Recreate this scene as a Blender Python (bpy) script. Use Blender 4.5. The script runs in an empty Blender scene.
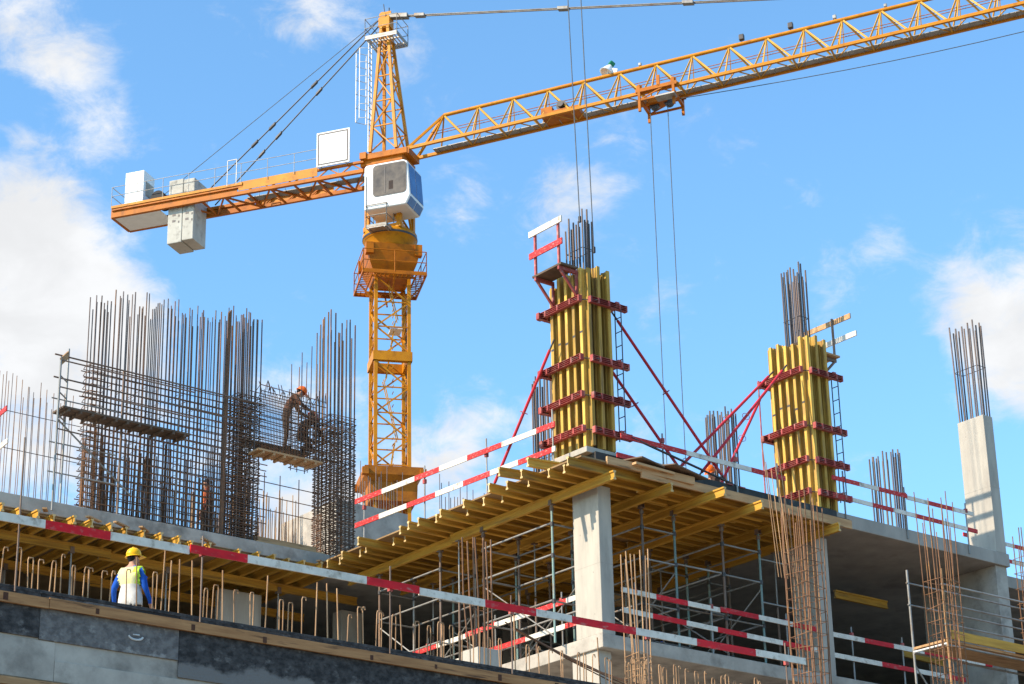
import bpy, bmesh, math, random
from mathutils import Vector as V, Matrix
random.seed(11)
R_ = random.random
def U(a, b): return random.uniform(a, b)
S = bpy.context.scene
COL = S.collection

# ------------------------------------------------------------------ camera and measuring helper
# world: x runs along the front of the building (right and away), y to the back (left and away), z up
CX, CY, F, EYE = 512., 342., 2224., 1.7
def unit(v): return v / v.length
A_ = unit(V((3500 - CX, 1170 - CY, F)))
B_ = V((-1400 - CX, 1270 - CY, F)); B_ = unit(B_)
B_ = unit(B_ - A_ * A_.dot(B_))
U_ = B_.cross(A_)
if U_.y > 0: U_ = -U_
def cam2w(d): return V((A_.dot(d), B_.dot(d), U_.dot(d)))
def ray(px, py): return cam2w(V((px - CX, py - CY, F)))
EYEP = V((0, 0, EYE))
def P(px, py, x=None, y=None, z=None, d=None):
    """survey point: where the sight line through a photo pixel meets a real plane of the site"""
    r = ray(px, py)
    if z is not None: t = (z - EYE) / r.z
    elif x is not None: t = x / r.x
    elif y is not None: t = y / r.y
    else: t = d / math.hypot(r.x, r.y)
    return EYEP + r * t
cam = bpy.data.cameras.new('camera'); cam.sensor_width = 36; cam.lens = F / 1024 * 36
cam.clip_start = .5; cam.clip_end = 6000
co = bpy.data.objects.new('camera', cam); COL.objects.link(co); S.camera = co
cx, cy, cz = cam2w(V((1, 0, 0))), cam2w(V((0, -1, 0))), cam2w(V((0, 0, -1)))
co.matrix_world = Matrix(((cx.x, cy.x, cz.x, 0), (cx.y, cy.y, cz.y, 0), (cx.z, cy.z, cz.z, EYE), (0, 0, 0, 1)))

# ------------------------------------------------------------------ materials
def mat(name, c1, c2=None, scale=3., rough=.7, metal=0., bump=0., lo=.35, hi=.65, stretch=(1, 1, 1), c3=None, s3=1., lo3=.6, hi3=.7,
        var=0., detail=6., spec=.18, wash=None):
    m = bpy.data.materials.new(name); m.use_nodes = True
    nt = m.node_tree; N = nt.nodes; L = nt.links
    b = N['Principled BSDF']; b.inputs['Roughness'].default_value = rough; b.inputs['Metallic'].default_value = metal
    b.inputs['Specular IOR Level'].default_value = spec
    if c2 is None: c2 = tuple(c * .8 for c in c1)
    g = N.new('ShaderNodeNewGeometry'); mp = N.new('ShaderNodeVectorMath'); mp.operation = 'MULTIPLY'
    mp.inputs[1].default_value = stretch; L.new(g.outputs['Position'], mp.inputs[0])
    oi = N.new('ShaderNodeObjectInfo')
    ad = N.new('ShaderNodeVectorMath'); ad.operation = 'ADD'
    sc = N.new('ShaderNodeVectorMath'); sc.operation = 'SCALE'; sc.inputs[0].default_value = (7, 3, 5)
    L.new(oi.outputs['Random'], sc.inputs['Scale']); L.new(mp.outputs[0], ad.inputs[0]); L.new(sc.outputs[0], ad.inputs[1])
    def noise(s, vec=ad):
        n = N.new('ShaderNodeTexNoise'); n.inputs['Scale'].default_value = s; n.inputs['Detail'].default_value = detail
        n.inputs['Roughness'].default_value = .62; L.new(vec.outputs[0], n.inputs['Vector']); return n
    def ramp(n, a, c):
        r = N.new('ShaderNodeMapRange'); r.inputs[1].default_value = a; r.inputs[2].default_value = c
        L.new(n.outputs['Fac'], r.inputs[0]); return r
    def mix(f, a, c):
        x = N.new('ShaderNodeMix'); x.data_type = 'RGBA'
        L.new(f, x.inputs[0])
        for i, v in ((6, a), (7, c)):
            if isinstance(v, tuple): x.inputs[i].default_value = (*v, 1)
            else: L.new(v, x.inputs[i])
        return x.outputs[2]
    n1 = noise(scale); col = mix(ramp(n1, lo, hi).outputs[0], c1, c2)
    if c3: col = mix(ramp(noise(s3), lo3, hi3).outputs[0], col, c3)
    if wash:       # a second coat with a ragged upper or lower edge
        sx = N.new('ShaderNodeSeparateXYZ'); L.new(g.outputs['Position'], sx.inputs[0])
        nw = noise(1.1); k = N.new('ShaderNodeMath'); k.operation = 'MULTIPLY_ADD'; L.new(nw.outputs['Fac'], k.inputs[0]); k.inputs[1].default_value = .9; L.new(sx.outputs['Z'], k.inputs[2])
        wr = N.new('ShaderNodeMapRange'); lo_, hi_ = min(wash[1:]) + .45, max(wash[1:]) + .45
        wr.inputs[1].default_value = lo_; wr.inputs[2].default_value = hi_
        if wash[1] < wash[2]: wr.inputs[3].default_value = 1.; wr.inputs[4].default_value = 0.
        L.new(k.outputs[0], wr.inputs[0]); col = mix(wr.outputs[0], col, wash[0])
    if var:
        h = N.new('ShaderNodeHueSaturation'); r = N.new('ShaderNodeMapRange')
        r.inputs[3].default_value = 1 - var; r.inputs[4].default_value = 1 + var
        L.new(oi.outputs['Random'], r.inputs[0]); L.new(r.outputs[0], h.inputs['Value']); L.new(col, h.inputs['Color']); col = h.outputs[0]
    L.new(col, b.inputs['Base Color'])
    if bump:
        bp = N.new('ShaderNodeBump'); bp.inputs['Strength'].default_value = bump; bp.inputs['Distance'].default_value = .02
        L.new(noise(scale * 3).outputs['Fac'], bp.inputs['Height']); L.new(bp.outputs[0], b.inputs['Normal'])
    return m
M = dict(
    concrete=mat('concrete', (.38, .34, .295), (.28, .255, .225), 1.4, .85, bump=.35, c3=(.19, .17, .15), s3=1.1, lo3=.53, hi3=.75, stretch=(1, 1, .45), detail=10),
    concrete_pale=mat('concrete_pale', (.46, .415, .35), (.36, .325, .28), 1.8, .85, bump=.3, c3=(.26, .235, .205), s3=2.0, lo3=.53, hi3=.76, stretch=(1.4, 1.4, .3), detail=10),
    concrete_blue=mat('concrete_blue', (.46, .41, .35), (.32, .285, .245), 1.9, .85, bump=.4, c3=(.17, .15, .13), s3=1.6, lo3=.52, hi3=.75, detail=10),
    bitumen=mat('bitumen', (.028, .026, .026), (.075, .068, .066), 9.0, .75, bump=1., c3=(.15, .138, .13), s3=5, lo3=.58, hi3=.70, stretch=(.9, .9, 1.2), detail=14, lo=.40, hi=.62, wash=((.18, .165, .155), 9.84, 9.92)),
    slurry=mat('slurry', (.19, .175, .165), (.11, .10, .098), 8, .8, bump=1., c3=(.30, .28, .26), s3=5, lo3=.58, hi3=.68, stretch=(.9, .9, 1.1), detail=14, lo=.40, hi=.6, wash=((.03, .028, .028), 10.53, 10.46)),
    chalk=mat('chalk', (.62, .62, .62), (.45, .45, .45), 9, .9),
    beam_x=mat('beam_yellow_x', (.56, .30, .045), (.38, .19, .03), 2., .6, c3=(.17, .095, .04), s3=1.4, lo3=.53, hi3=.72, stretch=(.5, 6, 6), var=.32, bump=.15, detail=10),
    beam_y=mat('beam_yellow_y', (.58, .31, .045), (.43, .22, .035), 2., .6, c3=(.22, .12, .04), s3=1.4, lo3=.58, hi3=.75, stretch=(6, .5, 6), var=.22, bump=.1),
    beam_z=mat('beam_yellow_z', (.62, .39, .085), (.44, .245, .045), 2.4, .6, c3=(.19, .115, .06), s3=1.6, lo3=.50, hi3=.70, stretch=(5, 5, .6), var=.3, bump=.2, detail=10),
    red_brace=mat('red_brace', (.55, .028, .04), (.42, .025, .035), 3, .5, c3=(.30, .10, .08), s3=5, lo3=.58, hi3=.72),
    timber=mat('timber_pale', (.50, .305, .155), (.36, .20, .095), 2., .75, c3=(.14, .08, .045), s3=2.6, lo3=.58, hi3=.72, stretch=(.6, 5, 5), var=.15, bump=.25),
    timber_dark=mat('timber_dark', (.17, .115, .08), (.10, .07, .05), 3., .8, bump=.2, var=.2),
    timber_end=mat('timber_end', (.62, .45, .22), (.5, .34, .15), 6., .75, var=.12),
    knot=mat('wood_knot', (.10, .045, .025), (.07, .03, .02), 9, .8),
    ply_dark=mat('plywood_dark', (.055, .05, .045), (.035, .032, .03), 4., .6, c3=(.12, .11, .1), s3=2, lo3=.6, hi3=.75),
    ply=mat('plywood', (.30, .19, .09), (.22, .13, .06), 2., .7, c3=(.13, .085, .05), s3=1.5, lo3=.57, hi3=.75, var=.15),
    panel=mat('form_panel', (.075, .045, .022), (.05, .03, .018), 2.5, .6, stretch=(4, 4, .6)),
    rebar=mat('rebar_dark', (.15, .09, .06), (.22, .11, .06), 2.2, .65, .1, var=.4),
    rebar_grey=mat('rebar_grey', (.12, .11, .115), (.17, .11, .08), .8, .55, .4, var=.3, stretch=(1, 1, .8)),
    rust=mat('rebar_rust', (.27, .145, .08), (.17, .085, .05), 2.5, .75, .1, c3=(.36, .18, .07), s3=3, lo3=.55, hi3=.7, var=.3),
    rust_pale=mat('rebar_pale_rust', (.44, .27, .15), (.30, .17, .09), 2.5, .75, .1, var=.25),
    rust_dark=mat('rebar_brown', (.22, .11, .06), (.12, .075, .05), 3, .75, .1, c3=(.30, .14, .06), s3=2, lo3=.55, hi3=.7, var=.35),
    tie=mat('tie_wire', (.06, .055, .055), None, 4, .6, .4),
    red=mat('red_paint', (.66, .010, .018), (.48, .010, .016), 4, .5, c3=(.42, .17, .14), s3=7, lo3=.56, hi3=.72, stretch=(1, 1, 2), detail=12, var=.12),
    red_worn=mat('red_paint_worn', (.56, .035, .035), (.46, .03, .03), 5, .6, c3=(.62, .33, .28), s3=14, lo3=.54, hi3=.74, stretch=(1, 1, 2), var=.12),
    white=mat('white_paint', (.75, .69, .60), (.58, .53, .455), 4., .55, c3=(.32, .27, .21), s3=6, lo3=.53, hi3=.70, detail=12),
    red_steel=mat('red_steel', (.40, .085, .075), (.30, .06, .055), 5., .55, c3=(.40, .22, .18), s3=7, lo3=.5, hi3=.72, var=.2),
    steel=mat('galvanised', (.31, .30, .285), (.22, .21, .195), 3., .5, .35, c3=(.26, .18, .12), s3=3, lo3=.54, hi3=.72, var=.2),
    steel_green=mat('tube_green', (.16, .25, .23), (.22, .26, .24), 2., .55, .2, c3=(.22, .13, .08), s3=2, lo3=.56, hi3=.72, var=.2),
    steel_brown=mat('tube_brown', (.16, .095, .065), (.22, .17, .14), 2., .65, .3, var=.2),
    steel_dark=mat('steel_dark', (.06, .06, .065), (.09, .08, .075), 3., .5, .5),
    crane=mat('crane_yellow', (.58, .228, .007), (.46, .165, .006), 1.3, .45, c3=(.22, .08, .010), s3=2.2, lo3=.52, hi3=.78),
    crane_pale=mat('crane_pale', (.56, .31, .05), (.52, .24, .02), 1.4, .45),
    crane_orange=mat('crane_orange', (.46, .135, .003), (.36, .10, .003), 1.6, .5, c3=(.17, .055, .008), s3=2.4, lo3=.52, hi3=.76),
    crane_rust=mat('crane_rust', (.42, .135, .01), (.28, .085, .008), 1.6, .65, c3=(.15, .055, .015), s3=2.4, lo3=.54, hi3=.75),
    white_metal=mat('white_metal', (.80, .80, .79), (.72, .72, .71), 2., .4, c3=(.55, .54, .52), s3=2, lo3=.62, hi3=.85),
    board_white=mat('board_white', (.82, .82, .82), (.78, .78, .78), 1, .4),
    weight=mat('weight_concrete', (.50, .48, .43), (.41, .39, .345), 1.8, .85, bump=.15, c3=(.24, .225, .20), s3=2.8, lo3=.54, hi3=.72),
    glass_dark=mat('glass_dark', (.075, .055, .038), (.17, .13, .09), 1.6, .12, .0, spec=.5),
    glass_blue=mat('glass_blue', (.012, .065, .24), (.03, .13, .36), 1.4, .2, 0., spec=.3),
    rail_grey=mat('rail_grey', (.50, .49, .46), (.38, .36, .33), 3, .5, .2),
    batten=mat('timber_batten', (.46, .235, .10), (.31, .145, .06), 2.2, .75, c3=(.11, .055, .03), s3=3, lo3=.56, hi3=.7, stretch=(.5, 5, 6), bump=.3, detail=10),
    black=mat('black_rubber', (.02, .02, .022), None, 4, .6),
    rope=mat('wire_rope', (.07, .075, .08), (.10, .10, .10), 8, .5, .5),
    green=mat('green_plastic', (.02, .20, .10), None, 4, .5),
    skin=mat('skin', (.50, .26, .17), (.42, .21, .14), 8, .55),
    hair=mat('hair', (.015, .012, .012), None, 8, .6),
    blue_cloth=mat('blue_cloth', (.015, .10, .50), (.01, .07, .36), 6, .85),
    vest_sunlit=mat('vest_sunlit', (.66, .62, .24), (.58, .56, .32), 9, .85),
    vest_lime=mat('vest_lime', (.50, .72, .06), (.42, .62, .05), 6, .8),
    vest_white=mat('vest_white', (.60, .57, .53), (.48, .46, .43), 9, .85),
    helmet_yellow=mat('helmet_yellow', (.85, .45, .01), (.80, .40, .01), 3, .35),
    helmet_orange=mat('helmet_orange', (.85, .16, .015), (.78, .13, .015), 3, .35),
    helmet_red=mat('helmet_red', (.50, .06, .04), None, 3, .4),
    dark_cloth=mat('dark_cloth', (.045, .036, .034), (.075, .05, .04), 5, .9),
    brown_cloth=mat('brown_cloth', (.17, .075, .045), (.10, .05, .035), 5, .9),
    orange_cloth=mat('orange_cloth', (.55, .13, .04), (.42, .09, .03), 5, .9),
    dirt=mat('dirt', (.20, .16, .115), (.27, .22, .165), .35, .95, bump=.6, c3=(.13, .105, .08), s3=1.5, lo3=.55, hi3=.7),
)

# ------------------------------------------------------------------ mesh builder
class MB:
    def __init__(s): s.v = []; s.f = []; s.m = []; s.sm = []
    def add(s, vs, fs, mi=0, smooth=False):
        o = len(s.v); s.v += [tuple(v) for v in vs]
        for f in fs: s.f.append(tuple(i + o for i in f)); s.m.append(mi); s.sm.append(smooth)
    def box(s, lo, hi, mi=0, bev=0.):
        (a, b, c), (d, e, f) = lo, hi
        if bev <= 0:
            s.add([(a, b, c), (d, b, c), (d, e, c), (a, e, c), (a, b, f), (d, b, f), (d, e, f), (a, e, f)],
                  [(0, 3, 2, 1), (4, 5, 6, 7), (0, 1, 5, 4), (1, 2, 6, 5), (2, 3, 7, 6), (3, 0, 4, 7)], mi)
        else: s.obox((V(lo) + V(hi)) / 2, V((1, 0, 0)), V((0, 1, 0)), V((0, 0, 1)), V(hi) - V(lo), mi, bev)
    def obox(s, c, ux, uy, uz, size, mi=0, bev=0.):
        bm = bmesh.new(); bmesh.ops.create_cube(bm, size=1)
        for v in bm.verts: v.co = V((v.co.x * size[0], v.co.y * size[1], v.co.z * size[2]))
        if bev > 0: bmesh.ops.bevel(bm, geom=list(bm.edges), offset=bev, segments=2, affect='EDGES', profile=.5)
        bm.verts.index_update()
        s.add([c + ux * v.co.x + uy * v.co.y + uz * v.co.z for v in bm.verts], [tuple(v.index for v in f.verts) for f in bm.faces], mi); bm.free()
    def bar(s, p0, p1, w, h, up=V((0, 0, 1)), mi=0, prof=None):
        p0, p1 = V(p0), V(p1); d = unit(p1 - p0); u = d.cross(up)
        if u.length < 1e-4: u = d.cross(V((1, 0, 0)))
        u.normalize(); w_ = u.cross(d)
        pr = prof or [(-w / 2, -h / 2), (w / 2, -h / 2), (w / 2, h / 2), (-w / 2, h / 2)]
        n = len(pr)
        vs = [p0 + u * a + w_ * b for a, b in pr] + [p1 + u * a + w_ * b for a, b in pr]
        fs = [(i, (i + 1) % n, n + (i + 1) % n, n + i) for i in range(n)] + [tuple(range(n))[::-1], tuple(range(n, 2 * n))]
        s.add(vs, fs, mi)
    def tube(s, pts, r, n=6, mi=0, r2=None, smooth=True):
        pts = [V(p) for p in pts]; rings = []; u = None
        for i, p in enumerate(pts):
            d = unit((pts[min(i + 1, len(pts) - 1)] - pts[max(i - 1, 0)]))
            if u is None:
                u = d.cross(V((.31, .17, .93)));
                if u.length < .1: u = d.cross(V((1, 0, 0)))
            u = unit(u - d * u.dot(d)); w = d.cross(u)
            rr = r if r2 is None else r + (r2 - r) * i / max(1, len(pts) - 1)
            rings.append([p + (u * math.cos(2 * math.pi * k / n) + w * math.sin(2 * math.pi * k / n)) * rr for k in range(n)])
        vs = [v for q in rings for v in q]; fs = []
        for i in range(len(pts) - 1):
            for k in range(n): fs.append((i * n + k, i * n + (k + 1) % n, (i + 1) * n + (k + 1) % n, (i + 1) * n + k))
        s.add(vs, fs, mi, smooth); s.add(rings[0], [tuple(range(n))[::-1]], mi); s.add(rings[-1], [tuple(range(n))], mi)
    def lathe(s, c, prof, n=24, mi=0, ux=V((1, 0, 0)), uy=V((0, 1, 0)), uz=V((0, 0, 1)), smooth=True):
        vs = []; fs = []; k = len(prof)
        for i in range(n):
            a = 2 * math.pi * i / n
            for r, z in prof: vs.append(V(c) + (ux * math.cos(a) + uy * math.sin(a)) * r + uz * z)
        for i in range(n):
            for j in range(k - 1):
                a, b = i * k + j, ((i + 1) % n) * k + j
                fs.append((a, b, b + 1, a + 1))
        s.add(vs, fs, mi, smooth)
    def poly(s, pts, mi=0): s.add(pts, [tuple(range(len(pts)))], mi)
    def build(s, name, mats, parent=None, org=V((0, 0, 0)), recalc=True):
        if not isinstance(mats, (list, tuple)): mats = [mats]
        me = bpy.data.meshes.new(name); me.from_pydata([V(v) - org for v in s.v], [], s.f)
        for m in mats: me.materials.append(m)
        me.polygons.foreach_set('material_index', s.m); me.polygons.foreach_set('use_smooth', s.sm)
        if recalc:
            bm = bmesh.new(); bm.from_mesh(me); bmesh.ops.recalc_face_normals(bm, faces=bm.faces); bm.to_mesh(me); bm.free()
        me.update(); o = bpy.data.objects.new(name, me); COL.objects.link(o)
        if parent is not None: o.parent = parent
        return o

def tag(o, label=None, cat=None, group=None, kind=None):
    if label: o['label'] = label
    if cat: o['category'] = cat; o['kind'] = 'thing'
    if group: o['group'] = group
    if kind: o['kind'] = kind
    return o
class Thing:
    """an Empty at the thing's base with its parts as children"""
    def __init__(s, name, label, cat, loc, group=None):
        s.org = V(loc); s.o = bpy.data.objects.new(name, None); COL.objects.link(s.o); s.o.location = s.org
        s.o.empty_display_size = .2; tag(s.o, label, cat, group)
    def part(s, name, mb, mats, parent=None, label=None):
        o = mb.build(name, mats, parent or s.o, s.org)
        if label: o['label'] = label
        return o
    def rod(s, name, p0, p1, r, m, parent=None, n=6): return rod(name, p0, p1, r, m, parent or s.o, s.org, n)
_cyl = {}
def rod(name, p0, p1, r, m, parent=None, org=V((0, 0, 0)), n=6):
    """a straight round bar: shares one unit cylinder per material"""
    k = (m.name, n)
    if k not in _cyl:
        mb = MB(); mb.tube([(0, 0, -.5), (0, 0, .5)], 1., n); t = mb.build(name, m); _cyl[k] = t.data; bpy.data.objects.remove(t)
    p0, p1 = V(p0), V(p1); d = p1 - p0; o = bpy.data.objects.new(name, _cyl[k]); COL.objects.link(o)
    if parent is not None: o.parent = parent
    o.location = (p0 + p1) / 2 - org; o.rotation_mode = 'QUATERNION'; o.rotation_quaternion = d.to_track_quat('Z', 'Y')
    o.scale = (r, r, d.length); return o
def solo(o, label, cat, group=None): return tag(o, label, cat, group)
HB = [(-.04, -.10), (.04, -.10), (.04, -.064), (.014, -.05), (.014, .05), (.04, .064), (.04, .10), (-.04, .10), (-.04, .064), (-.014, .05), (-.014, -.05), (-.04, -.064)]
def ibeam(p0, p1, m, label, group):
    """H20 timber formwork beam, a thing of its own with its base point as origin"""
    mb = MB(); p0, p1 = V(p0), V(p1); mb.bar(p0, p1, 0, 0, prof=HB)
    o = mb.build('timber_beam', [m, M['timber_end']], None, p0)
    for f in o.data.polygons:
        if len(f.vertices) > 4: f.material_index = 1
    o.location = p0; return tag(o, label, 'timber beam', group)

# ------------------------------------------------------------------ ground
mb = MB(); n = 24; ext = 2500
for i in range(n):
    for j in range(n):
        x0, x1 = -ext + 2 * ext * i / n, -ext + 2 * ext * (i + 1) / n; y0, y1 = -ext + 2 * ext * j / n, -ext + 2 * ext * (j + 1) / n
        mb.poly([(x0, y0, 0), (x1, y0, 0), (x1, y1, 0), (x0, y1, 0)])
tag(mb.build('ground', M['dirt']), 'bare brown dirt ground of the building site', kind='structure')

# ------------------------------------------------------------------ main building (right wing)
Z0, ZD, ZT = 13.15, 16.62, 16.97     # lower slab top, deck level (underside of slab), upper slab top
bld = Thing('concrete_building', 'unfinished concrete frame building with bare columns and the tall right-hand slab', 'building', (36, 34, 0))
def slab(t, lo, hi, m, bev=.015):
    mb = MB(); mb.box(lo, hi, 0, bev); return t.part('floor_slab', mb, m)
slab(bld, (29.56, 33.88, Z0 - .3), (52, 56, Z0), M['concrete_blue'])
slab(bld, (36.62, 33.62, ZD + .02), (42.72, 56, ZT), M['concrete'])
slab(bld, (42.73, 34.9, ZD + .03), (52, 56, ZT - .01), M['concrete'])
slab(bld, (29.36, 33.66, ZD + .035), (36.61, 43.1, ZT - .01), M['concrete'])     # fresh slab carried by the formwork deck
slab(bld, (29.06, 43.12, ZD + .03), (36.61, 56, ZT - .01), M['concrete'])
for z in (9.7, 6.3, 3.0): slab(bld, (29.7, 31.6, z - .3), (52, 56, z), M['concrete'])
def column(t, x, y, z0, z1, m='concrete_pale', w=.36, d=.84):
    mb = MB(); mb.box((x, y, z0), (x + w, y + d, z1), 0, .012)
    zz_ = z0 + .45
    while zz_ < z1 - .3:
        for f in (.27, .73):
            mb.tube([(x - .0015, y + d * f, zz_), (x + .02, y + d * f, zz_)], .016, 8, 1)
        zz_ += .9
    for zj in (z0 + (z1 - z0) * .47,): mb.box((x - .002, y - .002, zj), (x + w + .002, y + d + .002, zj + .006), 1)
    return t.part('column', mb, [M[m], M['concrete']])
column(bld, 29.58, 33.90, Z0, 16.37)
column(bld, 36.18, 33.92, Z0, 16.375)
column(bld, 42.25, 33.70, Z0, ZD + .02, 'concrete_blue', .42, 2.4)
c3 = column(bld, 42.28, 33.63, ZT, 20.55)
for x in (29.62, 36.02, 42.1):
    for z0, z1 in ((9.7, Z0 - .3), (6.3, 9.4), (3, 6), (0, 2.7)): column(bld, x, 34.1, z0, z1)
for x in (36.02, 42.1, 48):
    for y in (44.5, 48.5): column(bld, x, y, Z0, ZD + .02, 'concrete')
def wall(t, lo, hi, m, name='wall', bev=.01):
    mb = MB(); mb.box(lo, hi, 0, bev); return t.part(name, mb, m)
wall(bld, (29.6, 52, 9.7), (52, 52.3, ZD + .02), M['concrete'])
wall(bld, (51.5, 35.5, 0), (51.8, 51.9, ZD + .02), M['concrete'])
wall(bld, (31.2, 37.5, 9.7), (35, 37.8, Z0 - .31), M['concrete_pale'])
wall(bld, (29.7, 51.7, 0), (51.5, 51.95, 9.39), M['concrete'])
# raised core behind the deck with its starter bars
core = wall(bld, (32.6, 48.2, ZT), (35.0, 51, 20.35), M['concrete_blue'], 'core_wall')
for i in range(26):
    x = 32.75 + i * .09
    bld.rod('starter_bar', (x, 48.35 + (i % 2) * .5, 20.3), (x + U(-.02, .02), 48.35 + (i % 2) * .5, 21.2 + U(-.1, .5)), .011, M['rebar_grey'], core, 5)
for i in range(40):
    x = 34.9 + i * .105 + U(-.02, .02)
    bld.rod('starter_bar', (x, 46.6, ZT), (x + U(-.03, .03), 46.6, 20.75 + U(-.35, .35)), .012, M['rebar_grey'], None, 5)
# bars standing out of the column heads
def starters(t, parent, cx_, cy_, w, d, z0, z1, m, nx, ny, r=.014, spread=.0, ties=(), jit=.25):
    for i in range(nx):
        for j in range(ny):
            if 0 < i < nx - 1 and 0 < j < ny - 1: continue
            a, b = (i / (nx - 1) - .5), (j / (ny - 1) - .5)
            x, y = cx_ + a * w, cy_ + b * d
            t.rod('starter_bar', (x, y, z0), (x + a * spread + U(-.02, .02), y + b * spread + U(-.02, .02), z1 + U(-jit, jit)), r, m, parent, 6)
    for z in ties:
        mb = MB(); k = (z - z0) / (z1 - z0) * spread + .02
        q = [(cx_ - (w + k) / 2, cy_ - (d + k) / 2, z), (cx_ + (w + k) / 2, cy_ - (d + k) / 2, z), (cx_ + (w + k) / 2, cy_ + (d + k) / 2, z), (cx_ - (w + k) / 2, cy_ + (d + k) / 2, z)]
        for a, b in zip(q, q[1:] + q[:1]): mb.tube([a, b], .009, 5)
        t.part('tie', mb, M['tie'], parent)
starters(bld, c3, 42.47, 34.05, .30, .72, 20.5, 23.05, M['rebar_grey'], 4, 5, .021, .03, (21.9,), .12)
for x, y, z0, z1, nm in ((30.85, 37, ZT, 20.05, 0), (36.38, 37, ZT, 20.3, 1), (42.3, 37, ZT, 20.35, 2)):
    stub = column(bld, x - .2, y - .42, ZT - .005, ZT + .12, 'concrete', .4, .84)
    starters(bld, stub, x, y, .32, .72, ZT + .1, z1, M['rebar_grey'], 5, 6, .021, .02, (18.2,), .14)

# ------------------------------------------------------------------ left wing
wing = Thing('concrete_wing', 'left concrete wing whose upper slab edge carries the tall rebar cages', 'building', (22, 43.2, 0))
ws = slab(wing, (6, 43.2, ZD + .03), (29.04, 60, ZT), M['concrete_blue'])
slab(wing, (6, 43.4, Z0 - .3), (29.5, 60, Z0), M['concrete_blue'])
wall(wing, (26.95, 44.75, Z0), (28.1, 45.0, 16.17), M['concrete_pale'])
column(wing, 30.45, 44.75, Z0, 16.17, 'concrete', .62, .4)
wall(wing, (6, 52, 9.7), (29.5, 52.3, ZD + .02), M['concrete'])
wall(wing, (6.0, 43.8, 0), (6.3, 51.9, ZD), M['concrete'])
for x in (10, 16, 22.3, 28.6):
    column(wing, x, 47.5, Z0, ZD + .02, 'concrete'); column(wing, x, 43.9, 9.7, Z0 - .31, 'concrete'); column(wing, x, 44, 0, 9.7, 'concrete')
# far-left row of thin wall starter bars standing on the slab
for i in range(34):
    x = 20.15 + i * .058 * 1.35 + U(-.015, .015); yy = 44.6 + (i % 2) * .25
    wing.rod('starter_bar', (x, yy, ZT - .02), (x + U(-.03, .03), yy, 20.15 + U(-.3, .3) - .1 * (i / 34)), .0085, M['rust'] if i % 3 else M['rebar_grey'], ws, 5)
for z in (18.5, 19.4):
    wing.rod('starter_tie', (19.8, 44.55, z), (22.9, 44.55, z - .02), .009, M['rebar_grey'], ws, 5)
for i in range(90):      # pale bars further back, seen through the cage opening
    x = 29.3 + i * .036 + U(-.03, .03)
    wing.rod('starter_bar', (x, 50 + (i % 3) * .4, ZT), (x + U(-.05, .05), 50 + (i % 3) * .4, 20.5 + U(-.6, .6)), .013, M['rust_pale'], None, 5)

# ------------------------------------------------------------------ rebar cages on the left wing
YC = 43.62
cage = Thing('rebar_wall_cage', 'long dark rebar wall cage with tall free bars on the left slab', 'rebar cage', (24.5, YC, ZT))
nv = 0
for layer, yy in enumerate((YC, YC + .34)):
    x = 22.66
    while x < 27.15 and nv < 98:
        zt = 22.45 + .22 * (x - 22.4) / 4.6 * 2 + U(-.32, .18) - (.1 if layer else 0)
        cage.rod('vertical_bar', (x, yy, ZT - .02), (x + U(-.03, .03) - .01, yy + U(-.02, .02), zt), U(.0125, .0165), M['rebar_grey'] if R_() < .6 else M['rust_dark'], None, 5)
        x += U(.085, .115); nv += 1
for k in range(22):
    z = ZT + .12 + k * .165
    for yy in (YC - .03, YC + .37):
        cage.rod('horizontal_bar', (22.6 + U(-.1, .05), yy, z + U(-.02, .02)), (27.25 + U(-.1, .2), yy, z + U(-.03, .03)), .0135, M['rebar'], None, 5)
    mb = MB(); e = 22.6
    mb.tube([(e + .35, YC - .05, z + .04), (e, YC - .05, z + .04), (e - .06, YC + .17, z + .04), (e, YC + .39, z + .04), (e + .35, YC + .39, z + .04)], .010, 5)
    cage.part('end_hoop', mb, M['rust_dark'])
# dense lower half: extra bars doubled at the foot
mb = MB()
for i in range(120):
    x = U(22.5, 27.1); y_ = YC + U(.02, .32)
    mb.tube([(x, y_, ZT), (x + U(-.03, .03), y_, ZT + U(1.1, 2.5) - .5 * R_())], .014, 5)
o = cage.part('splice_bars', mb, M['rust_dark']); o['kind'] = 'stuff'
mb = MB()
for i in range(150):
    x = U(22.6, 27.1); z = ZT + U(.1, 3.4); mb.tube([(x, YC - .04, z), (x + U(-.03, .03), YC + .38, z + U(-.04, .04))], .007, 4)
o = cage.part('cross_ties', mb, M['rebar']); o['kind'] = 'stuff'

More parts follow.
